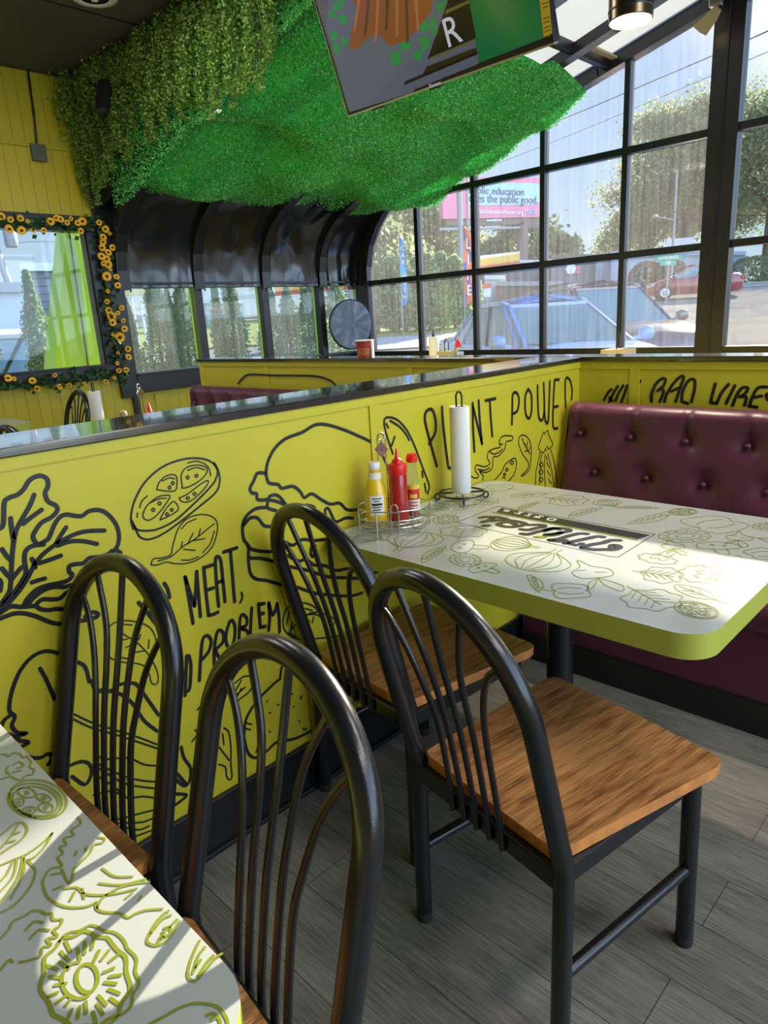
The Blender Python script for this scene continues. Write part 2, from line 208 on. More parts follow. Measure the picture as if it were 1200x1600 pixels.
# ------------------------------------------------------------------ mesh helpers
class MB:
    def __init__(s): s.v = []; s.f = []; s.mi = []; s.ms = []
    def m(s, name):
        if name not in s.ms: s.ms.append(name)
        return s.ms.index(name)
    def add(s, vs, fs, m):
        k = len(s.v); s.v += [tuple(p) for p in vs]; i = s.m(m)
        for f in fs: s.f.append([k+q for q in f]); s.mi.append(i)
        return s
    def box(s, a, b, m):
        x0, y0, z0 = [min(p, q) for p, q in zip(a, b)]; x1, y1, z1 = [max(p, q) for p, q in zip(a, b)]
        return s.add([(x0,y0,z0),(x1,y0,z0),(x1,y1,z0),(x0,y1,z0),(x0,y0,z1),(x1,y0,z1),(x1,y1,z1),(x0,y1,z1)],
                     [(0,3,2,1),(4,5,6,7),(0,1,5,4),(1,2,6,5),(2,3,7,6),(3,0,4,7)], m)
    def hexa(s, p, m): return s.add(p, [(0,3,2,1),(4,5,6,7),(0,1,5,4),(1,2,6,5),(2,3,7,6),(3,0,4,7)], m)
    def bar(s, a, b, w, h, m, up=(0,0,1)):
        a = Vector(a); b = Vector(b); d = (b-a).normalized(); r = d.cross(Vector(up)).normalized(); u = r.cross(d)
        P = [a-r*w/2-u*h/2, a+r*w/2-u*h/2, b+r*w/2-u*h/2, b-r*w/2-u*h/2, a-r*w/2+u*h/2, a+r*w/2+u*h/2, b+r*w/2+u*h/2, b-r*w/2+u*h/2]
        return s.hexa(P, m)
    def tube(s, pts, r, m, n=12, closed=False, cap=True):
        pts = [Vector(p) for p in pts]; k = len(pts); rr = r if isinstance(r, (list, tuple)) else [r]*k; vs = []; prev = None
        for i, p in enumerate(pts):
            if closed: t = pts[(i+1) % k]-pts[i-1]
            else: t = pts[min(i+1, k-1)]-pts[max(i-1, 0)]
            t.normalize()
            if prev is None: a = t.orthogonal().normalized()
            else: a = (prev-t*prev.dot(t)).normalized()
            prev = a; b = t.cross(a)
            vs += [p+(a*math.cos(2*PI*j/n)+b*math.sin(2*PI*j/n))*rr[i] for j in range(n)]
        fs = []
        for i in range(k if closed else k-1):
            i2 = (i+1) % k
            for j in range(n): fs.append((i*n+j, i*n+(j+1) % n, i2*n+(j+1) % n, i2*n+j))
        if cap and not closed: fs.append(tuple(range(n))[::-1]); fs.append(tuple((k-1)*n+j for j in range(n)))
        return s.add(vs, fs, m)
    def lathe(s, prof, m, c=(0,0,0), n=28, sx=1, sy=1, ax=None, caps=True):
        c = Vector(c); vs = []
        q = Vector((0,0,1)).rotation_difference(Vector(ax)) if ax else None
        for r, z in prof:
            for j in range(n):
                p = Vector((r*sx*math.cos(2*PI*j/n), r*sy*math.sin(2*PI*j/n), z))
                if q: p.rotate(q)
                vs.append(c+p)
        fs = [(i*n+j, i*n+(j+1) % n, (i+1)*n+(j+1) % n, (i+1)*n+j) for i in range(len(prof)-1) for j in range(n)]
        if caps and prof[0][0] > 1e-5: fs.append(tuple(range(n))[::-1])
        if caps and prof[-1][0] > 1e-5: fs.append(tuple((len(prof)-1)*n+j for j in range(n)))
        return s.add(vs, fs, m)
    def prism(s, poly, z0, z1, m, mside=None):
        n = len(poly); ar = sum(poly[i][0]*poly[(i+1) % n][1]-poly[(i+1) % n][0]*poly[i][1] for i in range(n))
        if ar < 0: poly = poly[::-1]
        s.add([(x, y, z1) for x, y in poly], [tuple(range(n))], m); s.add([(x, y, z0) for x, y in poly], [tuple(range(n))[::-1]], mside or m)
        return s.add([(x, y, z0) for x, y in poly]+[(x, y, z1) for x, y in poly], [(i, (i+1) % n, n+(i+1) % n, n+i) for i in range(n)], mside or m)
    def ribbon(s, pts, width, m, nrm, smooth=True, closed=False):
        """painted stroke lying on a plane with normal nrm"""
        pts = [Vector(p) for p in pts]; nrm = Vector(nrm).normalized()
        if smooth and len(pts) > 2: pts = catmull(pts, closed)
        k = len(pts)
        if k < 2: return s
        vs = []; fs = []
        for i, p in enumerate(pts):
            if closed: t = pts[(i+1) % k]-pts[i-1]
            else: t = pts[min(i+1, k-1)]-pts[max(i-1, 0)]
            if t.length < 1e-9: t = Vector((1,0,0))
            t.normalize(); b = nrm.cross(t)*width/2; vs += [p+b, p-b]
        for i in range(k if closed else k-1):
            j = (i+1) % k; fs.append((2*i, 2*i+1, 2*j+1, 2*j))
        s.add(vs, fs, m)
        if not closed:
            for p, q in ((pts[0], pts[1]), (pts[-1], pts[-2])):
                t = (p-q).normalized(); b = nrm.cross(t)
                vs = [p+nrm*.00002+(b*math.cos(a)+t*math.sin(a))*width/2 for a in [PI*i/6 for i in range(7)]]
                s.add(vs, [tuple(range(7))[::-1]], m)
        return s
    def build(s, name, parent=None, smooth=None, loc=None, bev=0, sub=0):
        me = D.meshes.new(name); me.from_pydata(s.v, [], s.f); me.update()
        for q in s.ms: me.materials.append(M[q])
        me.polygons.foreach_set('material_index', s.mi)
        if smooth:
            me.polygons.foreach_set('use_smooth', [True]*len(me.polygons)); 
            try: me.set_sharp_from_angle(angle=rad(smooth))
            except Exception: pass
        o = D.objects.new(name, me); C.objects.link(o)
        if parent: o.parent = parent
        if loc: o.location = loc
        if bev:
            b = o.modifiers.new('bevel', 'BEVEL'); b.width = bev; b.segments = 2; b.limit_method = 'ANGLE'; b.angle_limit = rad(40)
        if sub: q = o.modifiers.new('sub', 'SUBSURF'); q.levels = sub; q.render_levels = sub
        return o
def catmull(P, closed=False, n=5):
    k = len(P); out = []
    for i in range(k if closed else k-1):
        p0 = P[(i-1) % k] if (closed or i > 0) else P[0]; p1 = P[i]; p2 = P[(i+1) % k]; p3 = P[(i+2) % k] if (closed or i+2 < k) else P[-1]
        for j in range(n):
            t = j/n; out.append(.5*((2*p1)+(p2-p0)*t+(2*p0-5*p1+4*p2-p3)*t*t+(3*p1-p0-3*p2+p3)*t**3))
    if not closed: out.append(P[-1])
    return out
def tag(o, label=None, cat=None, group=None, kind=None):
    if label: o['label'] = label
    if cat: o['category'] = cat
    if group: o['group'] = group
    if kind: o['kind'] = kind
    return o
def thing(name, label, cat, loc=(0,0,0), rz=0, group=None, kind=None):
    o = D.objects.new(name, None); C.objects.link(o); o.location = loc; o.rotation_euler = (0, 0, rz); o.empty_display_size = .1
    return tag(o, label, cat, group, kind)
def struct(mb, name, label=None, **k):
    return tag(mb.build(name, **k), label, None, None, 'structure')
def copy_thing(o, loc, rz=None, label=None, scale=None):
    kids = [c for c in D.objects if c.parent == o]
    r = o.copy(); C.objects.link(r); r.location = loc
    if rz is not None: r.rotation_euler = (0, 0, rz)
    if scale: r.scale = scale
    if label: r['label'] = label
    for c in kids:
        q = c.copy(); C.objects.link(q); q.parent = r
        for g in [g for g in D.objects if g.parent == c]:
            h = g.copy(); C.objects.link(h); h.parent = q
    return r
def quads(cent, size, up_bias=0, mname='leaf', name='leaves', parent=None, nrm=None, aspect=.6, spread=1.0, loc=None):
    """many small leaf faces as one mesh; cent (n,3) array"""
    n = len(cent); a = RNG.normal(size=(n, 3)); 
    if nrm is not None: a = a*spread+nrm
    a /= np.linalg.norm(a, axis=1)[:, None]+1e-9
    t = RNG.normal(size=(n, 3)); u = np.cross(a, t); u /= np.linalg.norm(u, axis=1)[:, None]+1e-9; v = np.cross(a, u)
    sz = (size*(.7+.6*RNG.random(n)))[:, None]; 
    P = np.stack([cent-u*sz, cent-v*sz*aspect, cent+u*sz, cent+v*sz*aspect], 1).reshape(-1, 3)
    me = D.meshes.new(name); me.vertices.add(4*n); me.vertices.foreach_set('co', P.ravel().astype(np.float32))
    me.loops.add(4*n); me.loops.foreach_set('vertex_index', np.arange(4*n, dtype=np.int32))
    me.polygons.add(n); me.polygons.foreach_set('loop_start', np.arange(0, 4*n, 4, dtype=np.int32)); me.polygons.foreach_set('loop_total', np.full(n, 4, dtype=np.int32))
    me.update(calc_edges=True); me.materials.append(M[mname]); o = D.objects.new(name, me); C.objects.link(o)
    if parent: o.parent = parent
    if loc is not None: o.location = loc
    return o
def parse(s): 
    return [[tuple(float(q) for q in p.split(',')) for p in st.split()] for st in s.strip().split(';') if st.strip()]
def at_plane(x, y, p0, nrm):
    d = CR*((x-600)/FPX)+CU*(-(y-800)/FPX)+CF; nrm = Vector(nrm); return EYE+d*((Vector(p0)-EYE).dot(nrm)/d.dot(nrm))

# ------------------------------------------------------------------ the room
EAVE = [(6.03, 1.74), (6.03, 1.90), (6.00, 2.06), (5.93, 2.20), (5.82, 2.32), (5.66, 2.43), (5.48, 2.51), (5.30, 2.60)]
YA = 1.456; XB = 2.655; YC = 6.05; XW = 5.80; CAP = 1.153; ZC = 3.33; XF = 2.85
def roofz(y): return 3.21+.25*(3.04-max(y, 2.15))
b = MB().box((-3.2, -3.2, -.1), (5.95, 6.3, 0), 'floor'); struct(b, 'floor')
b = MB().box((-3.2, -3.2, ZC), (XF, 6.3, ZC+.12), 'ceil'); struct(b, 'ceiling')
b = MB()   # faint tile seams on the black ceiling
for k in range(5): b.box((-3, 6.0-1.22*k, ZC-.004), (XF, 6.0-1.22*k+.012, ZC), 'black')
struct(b, 'trim_1')
# dark fascia between the flat ceiling and the lean-to roof
b = MB(); ys = [2.15, 3, 4, 5, 6.05]
for y0, y1 in zip(ys[:-1], ys[1:]):
    b.hexa([(XF, y0, roofz(y0)-.1), (XF+.06, y0, roofz(y0)-.1), (XF+.06, y1, roofz(y1)-.1), (XF, y1, roofz(y1)-.1), (XF, y0, ZC+.4), (XF+.06, y0, ZC+.4), (XF+.06, y1, ZC+.4), (XF, y1, ZC+.4)], 'black')
b.add([(2.945, y, z) for y, z in [(6.10, 1.74)]+[(y+.02, z-.02) for y, z in EAVE]+[(5.0, 2.6), (5.0, 3.4), (6.10, 3.4)]], [tuple(range(12))], 'black')
struct(b, 'trim_2')

# left far wall with beadboard and a wide window
b = MB()
b.box((-3.2, YC, 0), (2.90, YC+.15, .98), 'beadboard').box((2.90, YC, 0), (XW, YC+.15, .83), 'beadboard')
b.box((-3.2, YC, 2.31), (2.80, YC+.15, ZC), 'beadboard').box((-3.2, YC, .98), (-2.3, YC+.15, 2.31), 'olive').box((.1, YC, .98), (.60, YC+.15, 2.31), 'olive')
b.box((-3.2, YC-.015, 2.795), (2.80, YC, 2.825), 'olive')
b.box((3.12, YC-.012, .62), (3.27, YC, .80), 'olive')
struct(b, 'wall_left')
b = MB().box((2.80, YC-.05, .80), (2.96, YC+.15, ZC), 'black').box((2.90, YC-.04, 0), (2.955, YC+.02, .83), 'black'); struct(b, 'trim_3')
b = MB().box((.60, YC-.03, .98), (2.80, YC+.1, 1.10), 'frame').box((.60, YC-.03, 2.19), (2.80, YC+.1, 2.31), 'frame')
b.box((2.715, YC-.02, 1.10), (2.80, YC+.1, 2.19), 'frame').box((.60, YC-.03, 1.10), (.70, YC+.1, 2.19), 'frame')
b.box((2.69, YC+.01, 1.10), (2.715, YC+.06, 2.19), 'greybox').box((.70, YC-.05, 1.09), (2.75, YC-.02, 1.11), 'frame')
w1 = struct(b, 'window_1', bev=.004)
MB().box((.70, YC+.04, 1.10), (2.70, YC+.046, 2.19), 'glassclean').build('pane', w1)

# curved glass lean-to: low windows on the left, gable wall straight ahead
EAVE = [(6.03, 1.74), (6.03, 1.90), (6.00, 2.06), (5.93, 2.20), (5.82, 2.32), (5.66, 2.43), (5.48, 2.51), (5.30, 2.60)]
posts = [2.955, 3.70, 4.48, 5.24, 5.90]
b = MB().box((2.955, YC-.06, .83), (XW, YC+.12, 1.0), 'black').box((2.955, YC-.085, .985), (XW, YC-.06, 1.0), 'black').box((2.955, YC-.02, 1.74), (XW, YC+.10, 1.80), 'frame').box((2.955, YC-.06, 1.765), (XW, YC-.02, 1.785), 'frame')
struct(b, 'trim_4', bev=.003)
for i in range(4):
    x0, x1 = posts[i]+(.0 if i == 0 else .04), posts[i+1]-(.04 if i < 3 else .06)
    b = MB().box((x1, YC-.035, 1.0), (x1+.08, YC+.08, 1.76), 'frame').box((x1-.003, YC+.045, 1.0), (x1, YC+.07, 1.76), 'lime')
    b.box((x0, YC, 1.0), (x1, YC+.03, 1.012), 'grey')
    wn = struct(b, 'window_%d' % (i+2), bev=.003)
    MB().box((x0, YC+.03, 1.0), (x1, YC+.036, 1.75), 'dusty').build('pane', wn)
# curved ribs and rafters
for i, x in enumerate(posts[:4]):
    b = MB(); P = [Vector((x, y-.03, z-.02)) for y, z in EAVE]+[Vector((x, 2.15, roofz(2.15)-.05))]
    for p, q in zip(P[:-1], P[1:]): b.bar(p, q+(q-p).normalized()*.01, .075, .10, 'frame', up=(1, 0, 0))
    for o_ in (-.048, .048):
        b.tube([p+Vector((o_, -.03, -.02)) for p in P[:-1]], .008, 'frame', 6)
    struct(b, 'trim_%d' % (5+i))
# gable end frame at x = XW
GL = [(5.80, 1.76), (5.80, 1.92), (5.735, 2.14), (5.61, 2.33), (5.47, 2.47), (5.25, 2.555), (3.04, 3.11), (2.15, 3.333)]
b = MB()
P = [Vector((XW, y+.055, z+.03)) for y, z in GL[:1]]; 
for i, (y, z) in enumerate(GL):
    t = Vector((0, GL[min(i+1, 7)][0]-GL[max(i-1, 0)][0], GL[min(i+1, 7)][1]-GL[max(i-1, 0)][1])).normalized(); nrm = Vector((0, t.z, -t.y)); P.append(Vector((XW, y, z))+nrm*.055)
P = P[1:]
for p, q in zip(P[:-1], P[1:]): b.bar(p, q+(q-p).normalized()*.015, .11, .11, 'frame', up=(1, 0, 0))
b.box((XW-.05, 5.80, .9), (XW+.05, 5.95, 1.80), 'frame')
OUT = [(5.86, 1.70), (5.86, 1.92), (5.79, 2.17), (5.65, 2.37), (5.49, 2.51), (5.26, 2.60)]; OU2 = [(6.15, 1.70), (6.15, 2.0), (6.08, 2.36), (5.90, 2.62), (5.60, 2.74), (5.30, 2.78)]
for (a0, a1, c0, c1) in zip(OUT[:-1], OUT[1:], OU2[:-1], OU2[1:]):
    b.hexa([(XW-.03, *a0), (XW+.03, *a0), (XW+.03, *c0), (XW-.03, *c0), (XW-.03, *a1), (XW+.03, *a1), (XW+.03, *c1), (XW-.03, *c1)], 'frame')
MULL = [5.06, 4.325, 3.56, 2.80]
def gz(y): 
    for (y0, z0), (y1, z1) in zip(GL[:-1], GL[1:]):
        if y1 <= y <= y0: return z0+(z1-z0)*(y0-y)/max(y0-y1, 1e-6)
    return 3.36
for y in MULL: b.box((XW-.035, y-.024, .96), (XW+.045, y+.024, gz(y)+.03), 'frame')
b.box((XW-.055, 1.945, 0), (XW+.06, 2.155, 3.45), 'frame').box((XW-.065, 2.04, 0), (XW-.05, 2.052, 3.4), 'frame')
MR = [1.20, .45, -.30, -1.05, -1.80, -2.55]
for y in MR: b.box((XW-.035, y-.024, .96), (XW+.045, y+.024, 3.36), 'frame')
def row_end(z):     # where a rail meets the arch on the left
    return 5.80 if z < 2 else 5.36
for z in (1.745, 2.535): b.box((XW-.032, 2.1, z-.027), (XW+.04, row_end(z), z+.027), 'frame').box((XW-.032, -3.1, z-.027), (XW+.04, 2.0, z+.027), 'frame')
b.box((XW-.05, -3.1, .93), (XW+.06, 5.95, .995), 'frame').box((XW-.05, -3.1, 3.335), (XW+.06, 2.1, 3.45), 'frame')
wg = struct(b, 'window_6', bev=.003)
ye = [5.80]+MULL+[2.155]
zr = [.99, 1.745, 2.535, 9]
for y1, y0 in zip(ye[:-1], ye[1:]):          # y1 > y0
    for z0, z1 in zip(zr[:-1], zr[1:]):
        yy = [y0+(y1-y0)*k/8 for k in range(9)]; top = [min(z1, gz(y)+.02) for y in yy]
        if max(top) <= z0+.02: continue
        pl = [(XW, y, z0) for y in yy]+[(XW, y, max(t, z0)) for y, t in reversed(list(zip(yy, top)))]
        n = len(pl); g = MB(); g.add(pl, [tuple(range(n))], 'glass'); g.build('pane', wg)
for y1, y0 in zip([1.945]+MR, MR+[-3.1]):
    for z0, z1 in ((.99, 1.745), (1.745, 2.535), (2.535, 3.34)): MB().box((XW, y0, z0), (XW+.006, y1, z1), 'glassclean').build('pane', wg)
struct(MB().box((XW-.05, -3.1, 0), (XW+.12, YC, .93), 'olive'), 'wall_front')
# roof of the lean-to: frosted panels, purlins
b = MB(); xs = posts[:4]+[XW]
for x0, x1 in zip(xs[:-1], xs[1:]):
    for y1, y0 in ((5.3, 4.4), (4.4, 2.95), (2.95, 2.15)): b.add([(x0, y0, roofz(y0)), (x1, y0, roofz(y0)), (x1, y1, roofz(y1)), (x0, y1, roofz(y1))], [(0, 1, 2, 3)], 'frost')
b.box((XF, -3.2, 3.45), (XW+.1, 2.16, 3.5), 'ceil')
struct(b, 'ceiling_glass').name = 'ceiling.001'
b = MB()
for y in (4.4, 2.97, 2.16): b.bar((XF, y, roofz(y)-.04), (XW, y, roofz(y)-.04), .05, .07, 'frame')
b.bar((5.28, 2.90, roofz(2.90)-.035), (5.78, 2.90, roofz(2.90)-.035), .05, .015, 'tan')
struct(b, 'trim_9')
# hidden sides of the room, with plain windows that let the daylight in
b = MB()
for z0, z1 in ((0, .5), (3.0, 3.5)): b.box((-3.2, -3.2, z0), (5.9, -3.05, z1), 'olive')
for x in (-.7, 1.2, 3.4, 5.75): b.box((x, -3.2, .5), (x+.12, -3.05, 3.0), 'frame')
b.box((-3.2, -3.2, .5), (-.7, -3.05, 3.0), 'olive')
struct(b, 'wall_right')
b = MB()
for z0, z1 in ((0, .9), (2.6, ZC)): b.box((-3.2, -3.2, z0), (-3.05, 6.2, z1), 'olive')
b.box((-3.2, -3.2, .9), (-3.05, 6.2, 2.6), 'olive')
struct(b, 'wall_back')

# black vinyl sheets lining the curved eave, one per bay
words = ['leftmost, beside the sunflower garland', 'second from the left', 'third from the left', 'rightmost, beside the gable window']
for i in range(4):
    x0, x1 = posts[i]+.03, posts[i+1]-.03
    if i == 3: x1 = XW-.03
    P = catmull([Vector((0, y-.035, z)) for y, z in EAVE], n=4); b = MB(); nx = 28; vs = []; rs = np.random.default_rng(i+3)
    A = [(rs.uniform(0, 1), rs.uniform(0, .8), rs.uniform(.06, .16), rs.uniform(-.028, .028)) for _ in range(9)]
    for j, p in enumerate(P):
        v = j/(len(P)-1)
        for k in range(nx+1):
            u = k/nx; d = -.02*math.sin(PI*u)+.012*math.sin(u*19+i*2+math.sin(u*7))*math.exp(-v*6)
            for au, av, s_, a_ in A: d += a_*math.exp(-((u-au)**2+((v-av)*1.2)**2)/s_**2)
            ed = min(1, min(u, 1-u)*12); d *= ed
            ang = min(1, v*1.3)*1.2; vs.append((x0+(x1-x0)*u, p.y-d*math.cos(ang), p.z-d*math.sin(ang)))
    fs = [(j*(nx+1)+k, j*(nx+1)+k+1, (j+1)*(nx+1)+k+1, (j+1)*(nx+1)+k) for j in range(len(P)-1) for k in range(nx)]
    b.add(vs, fs, 'vinylblk'); tag(b.build('vinyl_sheet', smooth=60), 'glossy black vinyl sheet over curved window bay, '+words[i], 'vinyl sheet', 'black sheets on the curved eave')

# ------------------------------------------------------------------ low walls with the mural
def strokes(b, text, ox, oy, sc, wpx, place, nrm, depth_m, mname='mural', closed=False):
    for st in parse(text):
        pts = [place(ox+x/sc, oy+y/sc) for x, y in st]
        b.ribbon(pts, wpx, mname, nrm, closed=closed)
EPS = .0009
wallA = MB().box((-3.05, YA, 0), (2.70, 1.655, CAP-.02), 'chartreuse')
wallA.box((-3.05, YA-.007, 1.108), (XB, YA, CAP-.02), 'chartreuse')
for x in (-.97, .23): pass
wallA.box((1.415, YA-.006, .157), (1.45, YA, 1.108), 'chartreuse')
PA = lambda x, y: at(x, y, Y=YA-EPS) if not (583 < x < 594) else at(x, y, Y=YA-.0066)
NA = (0, -1, 0)
LM = '''-10,440 15,420 20,320 40,295 80,280 110,255 140,210 185,190 220,205 225,240 212,270 225,310 262,330 268,355 240,385 195,410 165,450 155,480 175,515;
175,515 205,500 230,480 255,420 280,385 310,372 350,378 385,378 420,355 470,352 510,375 545,420 558,470 550,520 520,550 470,570 420,575 390,600 350,605 325,615 325,640 340,655 320,680 270,695 220,705 170,725 130,765 110,800;
205,512 150,520 120,545 115,590 122,640 105,680 60,745 20,790 -5,830;160,280 140,330 100,400 75,450 62,520 55,600 50,700 40,740 0,800;195,350 140,390 110,415;50,390 55,440 65,500;10,535 30,565 50,585;10,625 35,655 50,670;100,620 75,650 55,675;
490,447 410,450 350,465 290,495 250,520 200,560 160,610 130,670 90,730 30,800;310,432 285,470 262,510;455,510 390,497 330,498 270,518;285,565 230,585 185,600;150,580 160,600 165,620;210,672 180,680 150,690;
360,690 310,710 250,712 200,730 150,770 130,800;340,725 310,740 280,765 240,770 200,770 170,795 190,815 230,820 260,815 310,820 320,845;0,835 50,803 100,805 160,800;
0,860 60,838 110,835 170,850 230,875 280,885 330,880 430,860 460,845 450,832 420,832 400,850;520,545 545,540 565,552;0,680 5,700 0,730'''
strokes(wallA, LM, 0, 680, 3, .0098, PA, NA, 0)
TOM = '''625,440 614,390 630,310 680,220 760,150 850,115 930,108 990,125 1020,165 1010,210 980,250 900,330 820,400 740,440 680,448 640,440 618,405;618,400 640,450 660,480 700,488 760,465 840,410 940,330 1010,270 1030,220 1025,170 1005,130'''
strokes(wallA, TOM, 0, 680, 3, .0052, PA, NA, 0)
TOM2 = '''855,240 850,190 870,155 920,140 965,150 970,175 940,210 890,240 855,248 855,240;735,255 750,215 790,187 825,190 830,230 820,260 780,262 735,255;840,295 880,275 940,230 975,212 970,235 930,280 890,310 855,312 840,295;670,370 690,330 740,290 795,282 785,310 740,370 700,398 675,390 670,370;
750,395 775,350 810,312 830,325 835,350 800,375 750,398;955,130 980,155 988,190;880,130 920,122 950,130;655,340 665,310 690,285;645,365 643,385;880,165 920,152 960,162;760,215 795,200 818,205;700,320 740,300 780,295;
873,198 880,190 887,198 880,206 873,198;913,190 922,183 928,190 920,198 913,190;803,225 810,217 817,225 810,233 803,225;788,245 795,237 802,245 795,253 788,245;740,320 748,312 756,320 748,328 740,320;710,350 718,342 726,350 718,358 710,350;872,295 880,288 888,295 880,302 872,295;904,275 912,268 920,275 912,282 904,275;798,350 805,343 812,350 805,357 798,350;776,370 783,363 790,370 783,377 776,370;
710,600 720,580 760,575 800,560 810,520 835,440 880,390 940,372 990,380 1018,410 1015,470 990,530 940,575 880,600 820,602 780,595 740,608 710,608 710,600;740,590 800,570 860,520 910,490 960,450 1005,415;850,525 855,500;880,510 905,460;930,475 940,440;860,535 915,540;900,495 960,485;850,440 880,410 920,392;1005,450 985,510 950,550;850,585 890,585 930,570;
500,930 520,890 570,870 640,875 700,900 730,950 732,1010 715,1040;490,960 492,1000 520,1045 580,1065 640,1070 680,1085 700,1120 710,1160 730,1168 742,1150 738,1110 715,1060 690,1020 640,970 590,940 570,925;600,955 570,960;640,975 590,995;680,1010 620,1020;660,935 650,960;700,960 695,1000;560,885 620,890;560,1040 600,1048'''
strokes(wallA, TOM2, 0, 680, 3, .0034, PA, NA, 0)
TXT = '''868,665 885,760 905,882;868,665 890,735 912,800;912,800 918,720 922,640;922,640 930,740 940,850;955,620 965,730 978,845;955,622 985,612 1005,605;965,728 1000,716;978,845 1000,840 1022,830;1025,802 1015,690 1010,585 1022,570 1035,590 1045,680 1055,780;1020,692 1045,680;1048,548 1110,528;1080,540 1090,660 1100,780;
935,1150 940,1060 950,960 972,940 990,965 980,1010 950,1050;1005,1080 1005,1000 1020,920 1045,925 1045,970 1012,1010 1040,1060;1078,872 1062,920 1060,970 1078,1000 1098,960 1102,900 1090,870 1078,872;1120,970 1128,850 1155,855 1155,890 1130,905 1160,920 1162,960 1130,980;1180,810 1175,900 1172,975;1172,975 1198,968;
885,1035 895,1080 890,1180 880,1200;875,1035 872,1120 868,1220;770,695 785,720 795,760;650,785 690,830 735,890'''
strokes(wallA, TXT, 0, 680, 3, .0100, PA, NA, 0)
strokes(wallA, '1132,738 1136,760 1126,785', 0, 680, 3, .007, PA, NA, 0)
TXT2 = '''185,1110 190,1180 195,1235;185,1112 215,1108;188,1165 212,1160;195,1235 222,1230;240,1105 245,1180 240,1250;240,1105 262,1170 285,1108;285,1108 295,1180 298,1260'''
strokes(wallA, TXT2, 350, 620, 3.4286, .011, PA, NA, 0)
BUR = '''225,410 235,350 270,280 330,225 420,190 490,150 560,152 650,180 720,210 790,245 840,300 870,360 895,430;225,410 180,410 160,450 140,490 150,515 175,520 180,550 230,550 250,530 290,530 330,575;225,410 240,460 290,470 310,490 370,480 410,510 430,540 470,520 520,550 570,575 620,570 660,605 720,605;235,560 235,595 280,610;240,552 280,560 330,580;
235,592 170,600 120,640 100,690 105,760 125,790 135,810 180,825 250,830;105,690 140,650 180,650 215,690 250,695;130,860 140,940 170,975 230,985 300,1005;135,800 135,860 190,865 260,880 330,905 450,930 560,965 660,970 740,975;330,780 370,795 420,765 480,770 560,762;340,850 400,880 440,870 480,900 540,905 600,930 680,920 760,940 800,945 830,930 850,900;
300,1005 390,1020 480,1050 600,1065 690,1065 740,1050;470,790 465,840 480,855 490,800;440,580 480,590 490,610;545,640 542,605 560,600 580,640 600,670 650,650 690,650'''
strokes(wallA, BUR, 350, 620, 3.4286, .0098, PA, NA, 0)
strokes(wallA, '''905,305 870,200 858,130 880,110 930,125 980,180 1020,260 1050,340 1080,420 1100,480 1090,520;890,128 940,160 975,200 992,232;898,262 915,215;870,145 880,165;1062,400 1065,430;1075,465 1082,510''', 350, 620, 3.4286, .0080, PA, NA, 0)
strokes(wallA, '''105,220 130,150 200,110 270,105 330,130 360,170 300,180 250,230 190,270 150,320;105,220 110,290 150,340 200,365 280,370 400,362 520,345;360,170 420,190 480,220 485,250 470,268;270,190 350,190 400,230 420,280;270,145 320,160;150,170 130,260;170,250 165,290;220,180 200,230;300,230 280,290;330,205 320,250;150,325 200,350''', 420, 920, 4.706, .0050, PA, NA, 0)
PP = '''160,630 140,560 110,450 90,360 98,312 130,300 150,350 152,430 115,500;190,285 198,400 222,600 232,642 258,635;370,262 372,400 380,545;370,275 398,390 425,500;425,500 412,370 405,248;445,247 503,236;470,245 476,350 485,455;600,385 602,290 605,212 628,203 642,245 632,305 605,325;695,180 678,225 680,320 700,352 715,305 714,215 695,180;750,160 752,260 758,345 778,360 790,290 786,145;790,300 796,365 812,372 818,250 822,135;
850,128 842,270 842,400 868,408;850,127 876,124;848,285 870,280;915,290 912,200 915,120 938,125 952,180 950,240'''
strokes(wallA, PP, 640, 560, 3.75, .0120, PA, NA, 0)
VEG = '''355,688 385,702 405,690 385,655 392,625 440,635 470,615 455,580 465,545 500,528 530,520 525,490 540,460 570,453 604,458 598,480 565,490 558,530 520,572 490,580 485,640 450,668 410,662 432,690 428,712;470,545 490,560 520,552 545,530;400,650 440,655 470,640;530,500 545,505;
500,712 540,665 560,622 600,590 620,588 627,622 612,680 575,722;590,610 600,600 610,610 600,622 590,610;562,652 570,643 578,652 570,661 562,652;550,680 557,673 563,680 556,687 550,680;546,700 554,695 560,705;
655,686 690,650 696,610 662,560 640,500 645,460 670,450 700,475 714,530 710,600 702,650 668,686 655,686;660,470 682,520 706,560;690,488 690,520;705,518 700,540;668,500 680,505;675,545 695,540;
738,748 742,660 765,550 755,522 780,445 788,432 793,445;800,432 810,422 816,450 835,490 838,508 815,530 805,512;770,545 785,552 795,530 802,542;776,560 768,600 762,740;795,560 790,640 796,750;810,560 830,640 846,750;828,535 850,620 864,730;760,622 772,610 783,622 772,636 760,622;758,665 770,652 782,665 770,680 758,665;758,710 770,697 782,710 770,724 758,710;808,600 800,575;820,640 805,612;826,690 808,660;832,735 812,705'''
strokes(wallA, VEG, 640, 560, 3.75, .0052, PA, NA, 0)
LB = '''220,98 170,90 120,112 75,165 45,240 35,310 55,335 45,370 65,395 100,398 65,410 75,425 108,433 75,455 105,485 150,490 180,475 195,490 180,515;5,375 15,350 40,330;0,410 30,402 60,412;150,155 175,200 205,270;
290,130 320,150 335,205;345,200 360,235 410,240 450,215 500,210 520,225 560,280 595,330;380,235 450,250 500,290 540,350 590,390;260,520 300,505 330,510 345,540 320,590 270,560;680,450 690,490 715,530 710,580 690,595 660,570;665,550 700,590;660,625 700,630 680,650 660,665;915,410 925,340 970,270 1030,210 1050,195;1050,195 1060,140 1085,120;915,410 930,470 960,490 1000,465 1040,430 1100,420 1165,390'''
strokes(wallA, LB, 0, 980, 2.4, .0088, PA, NA, 0)
